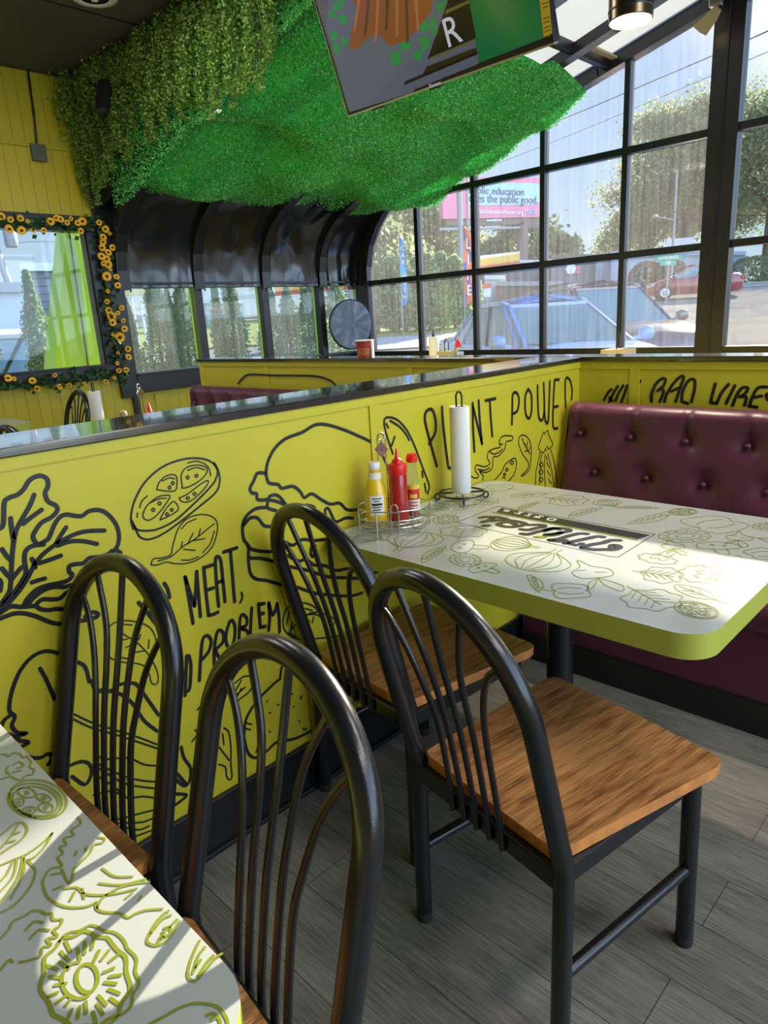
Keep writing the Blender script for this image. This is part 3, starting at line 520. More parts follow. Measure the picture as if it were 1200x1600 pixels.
LB2 = '''275,325 350,360 430,385 510,410 590,440;275,345 350,380 440,405 590,455;360,480 400,495 480,490 540,515 590,520;350,500 400,530 470,560 530,575 590,580;350,515 420,560 480,590 580,605;340,540 400,580 430,600 470,635;350,630 420,615 480,640 540,635 600,645;340,730 440,720 520,700 600,680;350,745 450,735 540,730 600,700;370,770 450,750 520,760 560,745;450,800 520,780 600,750;
740,310 755,295 775,300;870,300 900,270 940,235 945,190 915,185 880,210;875,290 905,230;890,250 920,225;885,235 905,200;840,378 858,395 866,450 866,510 870,560 862,572 850,560 845,525 820,515;822,450 845,480 860,500;835,400 840,440;720,430 740,400 732,385;920,380 940,385;925,360 945,365;960,470 965,450;972,470 978,452;984,466 990,450;1010,320 1014,322;1040,290 1046,292;1075,340 1080,345;1100,300 1104,296;1120,350 1125,356;1060,380 1066,377;1010,390 1014,394;1000,280 1005,276;1130,270 1126,262 1134,258;1135,378 1140,386 1145,378 1150,386;1090,250 1098,251'''
strokes(wallA, LB2, 0, 980, 2.4, .0048, PA, NA, 0)
strokes(wallA, '60,590 72,560;78,588 92,555;300,560 320,590;355,700 345,830;480,620 490,750 486,840;600,640 610,690;720,760 770,700 762,900', 560, 900, 5.4545, .010, PA, NA, 0)
struct(wallA, 'wall_center')
b = MB().box((-3.05, YA-.014, CAP-.02), (2.66, 1.672, CAP), 'capblack').box((2.64, -1.5, CAP-.02), (2.805, 4.43, CAP), 'capblack')
struct(b, 'trim_10', bev=.003)
struct(MB().box((-3.05, YA-.014, 0), (XB, YA, .155), 'black').box((-3.05, YA-.026, 0), (XB, YA-.014, .015), 'black'), 'baseboard_center', bev=.003)
wallB = MB().box((XB, -1.5, 0), (2.79, 4.42, CAP-.02), 'chartreuse').box((XB-.006, -1.5, 1.105), (XB, 4.42, CAP-.02), 'chartreuse')
for y in (1.215, -.01, 2.41, 3.63): wallB.box((XB-.005, y-.02, 0), (XB, y+.02, 1.105), 'chartreuse')
wallB.box((XB-.005, 4.36, 0), (XB, 4.42, 1.105), 'chartreuse')
PB = lambda x, y: at(x, y, X=XB-(.0058 if 1018 < x < 1029 else EPS))
KBV = '''322,290 345,250 362,235;350,300 372,255 395,218;352,280 365,295;383,295 400,255 424,215;415,300 430,260 445,215;465,295 480,245 500,210 515,190;465,295 490,300;575,300 578,255 600,205 630,178 650,182 640,215 605,245 632,232 640,250 620,300;645,300 660,255 700,195 735,165 748,172 735,210 722,250 705,300;680,245 728,225;738,300 742,250 765,200 790,180 808,190 805,240 790,300;740,300 770,310;
918,205 905,250 892,305;892,305 925,310;925,310 950,255 988,208;1022,215 1000,260 975,310;1010,320 1030,270 1060,228 1092,228 1075,260 1045,275 1082,275 1075,320;1100,325 1115,280 1145,228 1195,222;1125,278 1165,270;1100,325 1140,330;1215,255 1190,265 1200,290'''
strokes(wallB, KBV, 850, 540, 3.4286, .0120, PB, (-1, 0, 0), 0)
PB2 = lambda x, y: at(x, y, X=XB-.006)
strokes(wallB, '490,865 515,838 545,830 640,834 760,835 815,840 860,856 885,882', 180, 260, 2.553, .013, PB2, (-1, 0, 0), 0)
struct(wallB, 'wall_cross')

# ------------------------------------------------------------------ booths
def booth(label, y0, y1, seed, deep, rows, xt=0.0):
    t = thing('booth_seat', label, 'booth', (0, 0, 0))
    b = MB().box((2.17, y0+.005, .11), (XB-.02, y1-.005, .36), 'vinylred'); b.build('seat_base', t, bev=.004)
    MB().box((2.158, y0, 0), (XB-.02, y1, .115), 'black').build('plinth', t, bev=.003)
    b = MB(); nx, ny = 8, 60; prof = [(2.15, .36), (2.135, .40), (2.14, .44), (2.17, .465), (2.25, .475), (2.36, .472), (2.42, .465)]
    vs = [(x, y0+(y1-y0)*k/20, z) for x, z in prof for k in range(21)]
    b.add(vs, [(i*21+k, i*21+k+1, (i+1)*21+k+1, (i+1)*21+k) for i in range(len(prof)-1) for k in range(20)], 'vinylred')
    b.box((2.16, y0+.003, .355), (2.6, y1-.003, .44), 'vinylred'); b.build('seat_cushion', t, smooth=50)
    # tufted back: height field over (y, z)
    NY, NZ = 170, 70; b = MB(); vs = []; btn = [(y, z) for z, o in rows for y in np.arange(y1-.065-o, y0, -.208)]
    for j in range(NZ+1):
        v = j/NZ
        for k in range(NY+1):
            y = y0+(y1-y0)*k/NY
            if v < .82: z = .47+(.935-.47)*v/.82; x = 2.40+.085*(v/.82)
            else: a = (v-.82)/.18*PI*.62; z = .935+.045*math.sin(a); x = 2.485+.045*(1-math.cos(a))*1.3
            d = 0
            for by, bz in btn:
                r2 = (y-by)**2+(z-bz)**2
                if r2 < .04: d += deep*math.exp(-r2/.0016)+deep*.5*math.exp(-r2/.008)
            ztop = rows[0][0]
            if z > ztop:
                for by, bz in btn:
                    if bz == ztop and abs(y-by) < .05: d += deep*.55*math.exp(-((y-by)/.008)**2)
            for by, bz in btn:      # diagonal folds
                for sy in (-1, 1):
                    uy, uz = y-by, z-bz; al = (uy*sy*.8-uz*.6); pp = abs(uy*.6+uz*sy*.8)
                    if 0 < al < .10 and pp < .03 and bz < ztop+.01: d += deep*.22*math.exp(-(pp/.005)**2)*(1-al/.10)
            e = min(1, min(y-y0, y1-y)/.035); x += .03*(1-math.sqrt(max(0, 1-(1-e)**2)))
            vs.append((x+d, y, z))
    b.add(vs, [(j*(NY+1)+k, j*(NY+1)+k+1, (j+1)*(NY+1)+k+1, (j+1)*(NY+1)+k) for j in range(NZ) for k in range(NY)], 'vinylred')
    for yy in (y0, y1): b.add([(2.43, yy, .47), (XB-.02, yy, .47), (XB-.02, yy, .95), (2.515, yy, .935)], [(0, 1, 2, 3)], 'vinylred')
    bk = b.build('tufted_back', t, smooth=80)
    for by, bz in btn: MB().lathe([(.0001, .010), (.007, .008), (.011, .002), (.011, -.004)], 'vinylred', c=(2.40+.085*(bz-.47)/.465+deep*.95, by, bz), n=12, ax=(-1, 0, .2)).build('button', bk, smooth=60)
booth('burgundy tufted vinyl booth bench behind the nearer printed table', -1.2, 1.425, 1, .022, [(.865, 0), (.72, .08), (.575, 0)])
booth('burgundy tufted booth bench beyond the near mural wall, lit glossy', 1.70, 4.345, 2, .030, [(.865, 0), (.72, .10), (.575, 0)])

# ------------------------------------------------------------------ doodle library (unit size, closed or open strokes)
def ell(cx, cy, rx, ry, a=0, n=14, ph=0, span=2*PI):
    return [(cx+rx*math.cos(a)*math.cos(t)-ry*math.sin(a)*math.sin(t), cy+rx*math.sin(a)*math.cos(t)+ry*math.cos(a)*math.sin(t)) for t in [ph+span*i/n for i in range(n+1)]]
def wob(cx, cy, rx, ry, k, amp, n=40): return [(cx+(rx+amp*math.sin(k*t))*math.cos(t), cy+(ry+amp*math.sin(k*t))*math.sin(t)) for t in [2*PI*i/n for i in range(n+1)]]
def d_tomato():
    o = [ell(0, 0, .5, .42), ell(.02, .01, .43, .35)]
    for k in range(5): a = k*2*PI/5; o.append(ell(.24*math.cos(a), .19*math.sin(a), .13, .09, a)); o.append(ell(.26*math.cos(a), .21*math.sin(a), .03, .02, a, 6))
    return o
def d_leaf(): return [[(0, -.5), (-.22, -.2), (-.2, .2), (0, .45), (.2, .2), (.22, -.2), (0, -.5)], [(0, -.75), (0, -.4), (.01, 0), (0, .35)], [(0, -.2), (.12, -.02)], [(0, -.2), (-.12, -.02)], [(0, 0), (.11, .16)], [(0, 0), (-.11, .16)]]
def d_onion():
    o = [[(-.05, .62), (-.05, .45), (-.2, .33), (-.45, .1), (-.42, -.2), (-.15, -.38), (.15, -.38), (.42, -.2), (.45, .1), (.2, .33), (.05, .45), (.05, .62)]]
    for s in (-.28, -.14, 0, .14, .28): o.append([(s*.2, .42), (s, .15), (s*1.1, -.1), (s*.4, -.36)])
    return o
def d_pepper(): return [[(0, .3), (-.15, .38), (-.42, .3), (-.45, 0), (-.35, -.4), (-.12, -.45), (0, -.38), (.14, -.46), (.36, -.38), (.45, 0), (.42, .3), (.15, .38), (0, .3)], [(0, .3), (.02, .5), (.1, .58)], [(-.1, .25), (-.2, 0), (-.15, -.3)], [(.12, .25), (.2, 0), (.14, -.3)]]
def d_broc(): return [wob(0, .15, .42, .3, 9, .035), [(-.12, -.12), (-.1, -.5), (.1, -.5), (.14, -.12)], [(-.2, .1), (-.1, .2), (0, .1), (.1, .2), (.2, .1)], [(-.05, -.1), (-.2, .0)], [(.05, -.1), (.2, .0)]]
def d_pod():
    o = [[(-.6, -.05), (-.3, -.18), (.1, -.2), (.45, -.05), (.6, .12), (.3, .12), (-.2, .08), (-.6, -.05)]]
    for k in range(5): o.append(ell(-.32+.17*k, -.05+.01*k, .06, .06, 0, 7))
    return o
def d_ring():
    o = [wob(0, 0, .55, .42, 11, .015), ell(0, 0, .36, .26), ell(.02, 0, .2, .14)]
    for k in range(12): a = k*PI/6; o.append([(.4*math.cos(a), .3*math.sin(a)), (.5*math.cos(a), .38*math.sin(a))])
    return o
def d_radish(): return [[(0, .15), (-.25, .1), (-.3, -.15), (-.1, -.35), (0, -.65), (.08, -.35), (.28, -.15), (.24, .1), (0, .15)], [(0, .15), (-.2, .5), (-.1, .7), (.02, .45), (0, .15)], [(0, .15), (.2, .45), (.32, .55), (.2, .3), (0, .15)], [(-.2, -.05), (-.05, -.08)], [(.05, -.2), (.18, -.2)]]
def d_mush(): return [[(-.45, 0), (-.38, .28), (0, .42), (.38, .28), (.45, 0), (0, -.1), (-.45, 0)], [(-.14, -.06), (-.1, -.42), (.1, -.42), (.14, -.06)], ell(-.1, .2, .05, .04, 0, 6), ell(.15, .15, .04, .03, 0, 6)]
def d_lett():
    o = [wob(0, .1, .5, .42, 7, .04), [(0, -.55), (0, -.2), (.02, .35)]]
    for k in range(4): o += [[(0, -.3+.16*k), (.25, -.1+.16*k)], [(0, -.3+.16*k), (-.25, -.1+.16*k)]]
    return o
DOOD = [d_tomato, d_leaf, d_onion, d_pepper, d_broc, d_pod, d_ring, d_radish, d_mush, d_lett, d_leaf, d_pod]
def scatter_print(b, x0, x1, y0, y1, z, size, wd, seed, avoid=None, mname='print'):
    rs = random.Random(seed); pts = []
    for _ in range(14000):
        s = size*rs.uniform(.55, 1.15); x = rs.uniform(x0+s*.66, x1-s*.66); y = rs.uniform(y0+s*.66, y1-s*.66)
        if avoid and avoid(x, y, s): continue
        if any((x-px)**2+(y-py)**2 < ((s+ps)*.45)**2 for px, py, ps in pts): continue
        pts.append((x, y, s)); a = rs.uniform(0, 2*PI)
        for st in DOOD[rs.randrange(len(DOOD))]():
            b.ribbon([(x+s*(u*math.cos(a)-v*math.sin(a)), y+s*(u*math.sin(a)+v*math.cos(a)), z) for u, v in st], wd, mname, (0, 0, 1))
def rrect(x0, x1, y0, y1, r, n=8):
    P = []
    for cx, cy, a0 in ((x1-r, y1-r, 0), (x0+r, y1-r, 90), (x0+r, y0+r, 180), (x1-r, y0+r, 270)):
        for i in range(n+1): a = rad(a0+90*i/n); P.append((cx+r*math.cos(a), cy+r*math.sin(a)))
    return P
TZ = .765
def table(name_label, x0, x1, y0, y1, th=.04, group=None, ped=None, pattern=None):
    t = thing('dining_table', name_label, 'table', ((x0+x1)/2, (y0+y1)/2, 0)); cx, cy = (x0+x1)/2, (y0+y1)/2
    b = MB(); P = [(x-cx, y-cy) for x, y in rrect(x0, x1, y0, y1, .07)]; b.prism(P, TZ-th, TZ, 'lam', 'limeedge')
    if pattern: pattern(b, cx, cy)
    b.build('tabletop', t, smooth=25)
    px, py = ped or (0, 0)
    MB().lathe([(.038, .05), (.038, TZ-th)], 'black', c=(px, py, 0), n=24).build('pedestal', t, smooth=50)
    b = MB()
    for a in (0, 90, 180, 270):
        d = Vector((math.cos(rad(a)), math.sin(rad(a)), 0)); c = Vector((px, py, 0)); 
        b.hexa([c+d*.02+Vector((-d.y, d.x, 0))*-.035+Vector((0, 0, .03)), c+d*.30+Vector((-d.y, d.x, 0))*-.02+Vector((0, 0, .0)), c+d*.30+Vector((-d.y, d.x, 0))*.02, c+d*.02+Vector((-d.y, d.x, 0))*.035+Vector((0, 0, .03)),
                c+d*.02+Vector((-d.y, d.x, 0))*-.035+Vector((0, 0, .075)), c+d*.30+Vector((-d.y, d.x, 0))*-.02+Vector((0, 0, .022)), c+d*.30+Vector((-d.y, d.x, 0))*.02+Vector((0, 0, .022)), c+d*.02+Vector((-d.y, d.x, 0))*.035+Vector((0, 0, .075))], 'black')
    b.build('base', t)
    MB().box((px-.14, py-.14, TZ-th-.018), (px+.14, py+.14, TZ-th), 'black').build('mounting_plate', t)
    return t
PT = lambda x, y: at(x, y, Z=TZ+.0006)
def logo_pattern(b, cx, cy):
    z = TZ+.0006
    def put(text, ox, oy, sc, wd, m, dz=0):
        for st in parse(text):
            pts = [at(ox+x/sc, oy+y/sc, Z=z+dz) for x, y in st]; b.ribbon([(p.x-cx, p.y-cy, p.z) for p in pts], wd, m, (0, 0, 1), smooth=len(pts) > 4)
    # frame of the logo card (crop 680,740 x3.158)
    def poly(text, ox, oy, sc, m, dz):
        pts = [at(ox+x/sc, oy+y/sc, Z=z+dz) for x, y in parse(text)[0]]; pts = [(p.x-cx, p.y-cy, p.z) for p in pts]
        ar = sum(pts[i][0]*pts[(i+1) % len(pts)][1]-pts[(i+1) % len(pts)][0]*pts[i][1] for i in range(len(pts)))
        b.add(pts if ar > 0 else pts[::-1], [tuple(range(len(pts)))], m)
    put('105,240 310,160;310,160 1085,298;1085,298 905,410;905,410 870,410;870,410 105,240', 680, 740, 3.158, .0022, 'logoink')
    poly('328,168 1060,303 1000,322 300,190', 680, 740, 3.158, 'logoink', .0002)
    put('285,190 992,326', 680, 740, 3.158, .008, 'print')
    # white slab letters in the dark band
    put('410,155 450,165;420,140 480,152;450,165 480,152;550,185 620,200;600,190 640,172;610,168 660,178;690,215 740,228;710,222 755,205;740,195 780,205;810,240 880,250;830,225 870,245;870,245 900,225;880,220 930,232;985,275 1060,290;985,275 1010,250;1010,250 1110,268;1060,290 1110,268', 740, 780, 8.571, .006, 'bbwhite', .0004)
    # script letters (crop 740,780 x8.57 and 840,790 x6.67)
    put('95,245 160,235 250,238 330,240 440,262;120,305 180,290 240,265 270,245;250,290 330,280 450,278 560,290 650,310 690,330 640,352 560,365 450,368 360,350 335,330 380,312 450,305 520,315 560,335', 740, 780, 8.571, .020, 'logoink', .0002)
    put('650,460 720,470 800,450 870,430 960,410 1060,385 1150,400;640,400 720,410 800,395 860,380 930,370 940,350 860,340 740,342;970,480 1040,480 1110,470 1190,440', 740, 780, 8.571, .020, 'logoink', .0002)
    put('90,300 180,290 270,275 330,262 300,240 190,235 60,265;130,355 220,345 320,315 430,290 510,292;140,362 220,370 290,360;290,390 400,365 520,340 620,320 680,325;300,385 400,410 460,395;470,430 560,405 680,385 760,360 850,360;470,440 580,455 700,455 790,455 850,435 830,415 780,412 770,435', 840, 790, 6.667, .019, 'logoink', .0002)
    put('120,355 170,345 215,352 170,362 120,355', 740, 780, 8.571, .010, 'logoink', .0002); put('820,505 890,495 970,502 890,515 820,505', 740, 780, 8.571, .010, 'print', .0002)
    q = [at(680+x/3.158, 740+y/3.158, Z=TZ) for x, y in ((105, 240), (310, 160), (1085, 298), (905, 410))]
    c = sum((Vector(p) for p in q), Vector())/4
    av = lambda x, y, s: abs(x+cx-c.x) < .155+s*.42 and abs(y+cy-c.y) < .31+s*.42
    lx0, lx1 = sorted((q[0].x, q[3].x)); X0 = min(p.x for p in q); X1 = max(p.x for p in q); Y0 = min(p.y for p in q); Y1 = max(p.y for p in q)
    av = lambda x, y, s: X0-s*.45 < x+cx < X1+s*.45 and Y0-s*.45 < y+cy < Y1+s*.45
    scatter_print(b, 1.18-cx, 2.01-cx, .39-cy, 1.44-cy, z, .150, .0026, 7, av)
def near_pattern(b, cx, cy):
    z = TZ+.0006
    T = '''-10,120 20,115 40,125 60,110 90,112 110,130 125,125 145,150 140,175 160,190 150,210 120,215 100,235 70,230 50,220 0,232;40,170 28,190 45,210;60,165 90,150 110,170 80,180;60,200 100,190;
-10,590 40,555 100,515 128,470 110,437 70,440 20,480 -10,505;85,445 50,500 -10,570;60,490 90,480;30,530 70,520;
245,485 200,530 130,580 60,610 -10,640;245,485 215,540 170,590 130,612;130,612 165,660 150,720 100,790 40,840 -10,860;110,590 90,680 40,760 -10,820;80,610 60,690 -10,770;115,600 112,660 90,720 50,790;60,620 30,680 -10,720;
365,410 378,440 335,470 345,495 300,510 310,540 280,550 295,580 270,600 290,640 240,650 215,680 200,720 220,780 260,812 320,832 400,830 450,810;290,655 310,700 330,720 345,660 360,640 420,580 440,540 480,530 490,510 460,505;350,590 360,570;400,570 405,550;240,680 290,670;250,750 290,735;
450,810 455,840 490,855 560,860 600,880 640,860 690,845 760,840;455,840 480,790 560,740 640,720 700,715;300,745 360,740 400,770 480,775 560,765 640,745;590,790 620,765;480,650 520,680 560,690 620,688;465,720 540,728 600,722 680,700;650,800 660,780;330,800 350,760;385,745 395,790;
0,980 40,940 60,900 120,870 150,850 190,850 215,865 240,860 250,890 290,890 280,920 250,940 270,970 220,980 240,1010 200,1020 190,1060 140,1080 90,1090;120,940 160,900 200,905;140,980 180,940 230,940;0,1130 40,1080 60,1090;
700,1005 690,985 720,920 760,870 790,850;700,1005 740,1010 790,980 840,900;740,1000 760,960 830,890;770,930 795,925 800,950 770,970 760,950;750,985 770,970;705,960 760,890 800,870;
880,1140 890,1170 920,1175 960,1130 1010,1070 1040,1050;880,1140 895,1080 920,1020 935,990;905,1140 930,1060 960,1020;930,1150 970,1090 1000,1060;915,1120 940,1080;
700,1380 760,1350 830,1310 900,1285 960,1285 1020,1300 1060,1350 1070,1400;970,1340 1000,1330 1030,1360 1035,1400;990,1360 1010,1350'''
    for st in parse(T):
        pts = [at(x/3, 1140+y/3, Z=z) for x, y in st]; b.ribbon([(p.x-cx, p.y-cy, p.z) for p in pts], .0030, 'print', (0, 0, 1))
    def loop(f, wd=.003):
        pts = [at(x/3, 1140+y/3, Z=z) for x, y in f]; b.ribbon([(p.x-cx, p.y-cy, p.z) for p in pts], wd, 'print', (0, 0, 1))
    loop(ell(165, 332, 128, 80, .15, 20)); loop(ell(180, 325, 135, 88, .2, 20)); loop(ell(165, 335, 110, 68, .15, 18))
    for x, y, rx, ry, a in ((125, 295, 42, 22, .2), (205, 320, 35, 17, .3), (85, 342, 30, 18, -.4), (135, 380, 32, 18, -.2), (215, 365, 36, 20, .1)):
        loop(ell(x, y, rx, ry, a, 12), .0025); loop(ell(x, y, 10, 7, a, 6), .002)
    loop([(400+(205+9*math.sin(9*t))*math.cos(t), 1175+(222+9*math.sin(11*t))*math.sin(t)) for t in [2*PI*i/60 for i in range(61)]], .004)
    loop([(430+(215+9*math.sin(13*t))*math.cos(t), 1160+(235+9*math.sin(11*t))*math.sin(t)) for t in [-PI*.75+1.35*PI*i/40 for i in range(41)]])
    loop([(408+50*math.cos(t), 1165+66*math.sin(t)) for t in [2*PI*i/20 for i in range(21)]], .004)
    loop([(370+80*math.cos(t), 1175+85*math.sin(t)) for t in [.3*PI+1.2*PI*i/20 for i in range(21)]], .0035)
    for k in range(26):
        t = 2*PI*k/26+.1; r0 = .45+.12*((k*7) % 3); loop([(400+205*r0*math.cos(t), 1175+222*r0*math.sin(t)), (400+205*(r0+.25)*math.cos(t), 1175+222*(r0+.25)*math.sin(t))], .0035)
    scatter_print(b, -.62-cx, .10-cx, .43-cy, 1.6-cy, z, .15, .003, 5, lambda x, y, s: x+cx+s*.5 > at(0, 1140+420, Z=TZ).x-.02)
table('white printed table with lime edge and black script logo, beside booth', 1.18, 2.01, .388, 1.445, .052, ped=(.03, .02), pattern=logo_pattern)
table('white table printed with olive vegetables, in the near left corner', -.62, .242, .42, 1.435, .045, pattern=near_pattern)
table('white topped table with lime edge beyond the mural wall, far left', .90, 1.81, 5.40, 6.0, .05)

# ------------------------------------------------------------------ chairs
def chair_parts(t, h=.93, zs=.72, wt=.405):
    w, th, zb = .405, .243, .435; R = .0185; ta = math.tan(th)
    def hoop():
        L = []
        for s in range(0, 8): s /= 7; z = zb+(zs-zb)*s; L.append((-(z-zb)*ta, w/2+(wt-w)/2*s, z))
        for i in range(1, 15): a = i/14*PI/2; z = zs+(h-zs)*math.sin(a); L.append((-(z-zb)*ta, wt/2*math.cos(a), z))
        return L+[(x, -y, z) for x, y, z in L[:-1]][::-1]
    H = hoop(); MB().tube([(0, w/2, zb-.03)]+H+[(0, -w/2, zb-.03)], R, 'metal', 18).build('back_hoop', t, smooth=60)
    for s in (1, -1):
        MB().tube([(.0, s*w/2, zb+.005), (0, s*w/2, zb-.06), (-.004, s*w/2, .02)], [R, R, R*.97], 'metal', 16).lathe([(.0185, 0), (.0192, .003), (.0192, .020), (.0185, .023)], 'tyre', c=(-.004, s*w/2, 0), n=16).build('leg', t, smooth=60)
        MB().tube([(.395, s*.195, .415), (.402, s*.198, .02)], R, 'metal', 16).lathe([(.0185, 0), (.0192, .003), (.0192, .020), (.0185, .023)], 'tyre', c=(.402, s*.198, 0), n=16).build('leg', t, smooth=60)
        MB().tube([(0, s*w/2, .20), (.40, s*.197, .20)], .0125, 'metal', 12).build('stretcher', t, smooth=60)
    b = MB().box((-.012, -.19, .385), (.010, .19, .425), 'metal').box((.38, -.18, .385), (.40, .18, .425), 'metal')
    b.bar((0, .19, .405), (.39, .185, .405), .02, .04, 'metal').bar((0, -.19, .405), (.39, -.185, .405), .02, .04, 'metal')
    b.build('seat_frame', t, bev=.003)
    # oak seat, slightly dished
    P = []; cs = [(.455, .235), (.012, .200)]
    P = [(.012, -.185), (.455-.03, -.228), (.449, -.222), (.457, -.205), (.457+.006, 0), (.457, .205), (.449, .222), (.455-.03, .228), (.012, .185), (.004, .17), (.002, 0), (.004, -.17)]
    b = MB(); b.prism(P, .427, .452, 'oakedge'); 
    b.mi[0] = b.m('oak'); b.build('seat', t, bev=.005)
    # fanned spindles, gathering at the rail behind the seat
    for k in range(5):
        sg = (k > 2)-(k < 2); a_ = abs(k-2)
        prof = {2: [(.070, .39), (.070, .46), (.070, .60), (.082, .68), (.101, .75), (.130, .805), (.168, .84)], 1: [(.036, .39), (.036, .46), (.038, .62), (.043, .73), (.058, .81), (.090, .893)], 0: [(0, .39), (0, .46), (0, .62), (0, .78), (0, h)]}[a_]
        pts = []
        for q, (yy, zz) in enumerate(prof):
            zz = zz if q < 2 else .46+(zz-.46)*(h-.46)/.47; pts.append(Vector((-(max(zz, zb)-zb)*ta-.012*(q < 2)-.004, sg*yy, zz)))
        e_ = min(H, key=lambda p: (p[1]-pts[-1].y)**2+(p[2]-pts[-1].z)**2); pts[-1] = Vector(e_)
        pts = catmull(pts)
        MB().tube(pts, .0062, 'metal', 10).build('spindle', t, smooth=60)
def chair(label, x, y, yaw, group=None, **k):
    t = thing('dining_chair', label, 'chair', (x, y, 0), yaw, group); chair_parts(t, **k); return t
c1 = chair('black hoop-back metal chair with whole oak seat showing, front of the printed logo table', .906, .686, -.189)
chair('black hoop-back chair with oak seat pushed between mural wall and logo table', 1.080, 1.212, -.094)
chair('black hoop-back chair at the near left table, standing closer to the mural wall', .399, 1.226, 3.185, h=.93, zs=.76, wt=.395)
chair('large black hoop-back chair nearest the camera, tucked at the near left table', .368, .694, 3.039, h=.93, zs=.76, wt=.395)
copy_thing(c1, (2.14, 5.62, 0), PI, 'small black hoop-back chair far off under the sunflower window')
copy_thing(c1, (1.26, 3.83, 0), .1, 'black hoop-back chair far left, only its hoop top above the wall cap')

# ------------------------------------------------------------------ on the logo table
def towel_stand(label, loc, rlabel, copies=None):
    t = thing('paper_towel_stand', label, 'stand', loc)
    b = MB(); b.tube([(.075*math.cos(a), .075*math.sin(a), .022) for a in [2*PI*i/36 for i in range(36)]], .0034, 'metal', 8, closed=True).build('base_ring', t, smooth=60)
    for k in range(4):
        a = PI/2*k+.75; c, s = math.cos(a), math.sin(a); P = [(0, 0, .024), (.04*c, .04*s, .024), (.072*c, .072*s, .024), (.086*c, .086*s, .018), (.086*c, .086*s, .007), (.078*c, .078*s, .0035), (.070*c, .070*s, .008), (.073*c, .073*s, .013)]
        MB().tube(catmull([Vector(p) for p in P]), .0030, 'metal', 8).build('scroll_foot', t, smooth=60)
    P = [(0, -.011, .024), (0, -.011, .31), (0, -.012, .338), (0, -.006, .350), (0, .006, .350), (0, .012, .338), (0, .011, .31), (0, .011, .024)]
    MB().tube(P, .0032, 'metal', 8).build('handle_loop', t, smooth=60)
    r = MB(); r.lathe([(.017, .026), (.0305, .026), (.0318, .028), (.0318, .303), (.0305, .305), (.017, .305), (.017, .026)], 'paper', n=40)
    o = r.build('paper_towel_roll', smooth=40, loc=loc); tag(o, rlabel, 'paper towel')
    return t
bt = at(722, 772, Z=TZ); BT = (bt.x, 1.345, TZ)
bt = at(721, 770, Z=TZ+.022)
towel_stand('black wire paper towel stand with scroll feet on the logo table', (bt.x, bt.y, TZ), 'slim white paper towel roll on the black stand, logo table')
# wire caddy with bottles
CC = Vector((1.385, 1.345, TZ))
t = thing('condiment_caddy', 'chrome wire basket caddy holding the bottles on the logo table', 'caddy', CC, rad(-45))
def ovalp(rx, ry, z, n=40): return [(rx*math.cos(2*PI*i/n), ry*math.sin(2*PI*i/n), z) for i in range(n)]
CRX, CRY = .078, .060
b = MB()
b.tube(ovalp(CRX, CRY, .012), .0018, 'chrome', 6, closed=True); b.tube(ovalp(CRX*.55, CRY*.55, .012), .0013, 'chrome', 6, closed=True)
for k in range(-5, 6):
    x = k*CRX/6; yy = CRY*math.sqrt(1-(x/CRX)**2); b.tube([(x, -yy, .012), (x, yy, .012)], .0011, 'chrome', 6)
b.build('base_grid', t, smooth=60)
for z in (.028, .050): MB().tube(ovalp(CRX*(1+z), CRY*(1+z), z), .0016, 'chrome', 6, closed=True).build('rim_wire', t, smooth=60)
for k in range(6):
    a = PI/3*k; c, s = math.cos(a)*CRX*1.03, math.sin(a)*CRY*1.03
    MB().tube([(c, s, .0), (c*1.01, s*1.01, .05)], .0017, 'chrome', 6).build('upright_wire', t, smooth=60)
for a in (PI*.5, -PI*.5):
    c, s = math.cos(a)*CRX*1.07, math.sin(a)*CRY*1.07
    MB().tube([(-.009, s, .0), (-.009, s, .05), (-.006, s, .064), (0, s, .068), (.006, s, .064), (.009, s, .05), (.009, s, 0)], .0017, 'chrome', 6).build('side_loop', t, smooth=60)
HX = -.020
MB().tube([(HX-.009, 0, .012), (HX-.009, 0, .200), (HX-.007, 0, .212), (HX, 0, .217), (HX+.007, 0, .212), (HX+.009, 0, .200), (HX+.009, 0, .012)], .0017, 'chrome', 6).tube([(HX+.006*math.cos(a), 0, .206+.008*math.sin(a)) for a in [2*PI*i/14 for i in range(14)]], .0013, 'chrome', 6, closed=True).build('handle', t, smooth=60)
b = MB(); q = [(HX-.0155, -.004, .180), (HX, -.004, .1605), (HX+.0155, -.004, .180), (HX, -.004, .1995)]; b.add(q+[(x, -.0065, z) for x, y, z in q], [(0, 3, 2, 1), (4, 5, 6, 7), (0, 1, 5, 4), (1, 2, 6, 5), (2, 3, 7, 6), (3, 0, 4, 7)], 'chrome')
b.add([(HX+(x-HX)*.82, -.0067, .180+(z-.180)*.82) for x, y, z in q], [(0, 1, 2, 3)], 'silverpink'); b.build('diamond_badge', t)
def text(s, size, loc, rot, mname, parent=None, name='lettering', ext=.0004, align='CENTER', sx=1.0):
    cu = D.curves.new(name, 'FONT'); cu.body = s; cu.size = size; cu.extrude = ext; cu.align_x = align; cu.align_y = 'CENTER'; cu.resolution_u = 3
    o = D.objects.new(name, cu); C.objects.link(o); dg = bpy.context.evaluated_depsgraph_get(); me = D.meshes.new_from_object(o.evaluated_get(dg)); D.objects.remove(o)
    me.materials.clear(); me.materials.append(M[mname]); ob = D.objects.new(name, me); C.objects.link(ob); ob.matrix_basis = Matrix.Translation(loc) @ rot.to_matrix().to_4x4() @ Matrix.Scale(sx, 4, (1, 0, 0))
    if parent: ob.parent = parent
    return ob
from mathutils import Euler, Quaternion
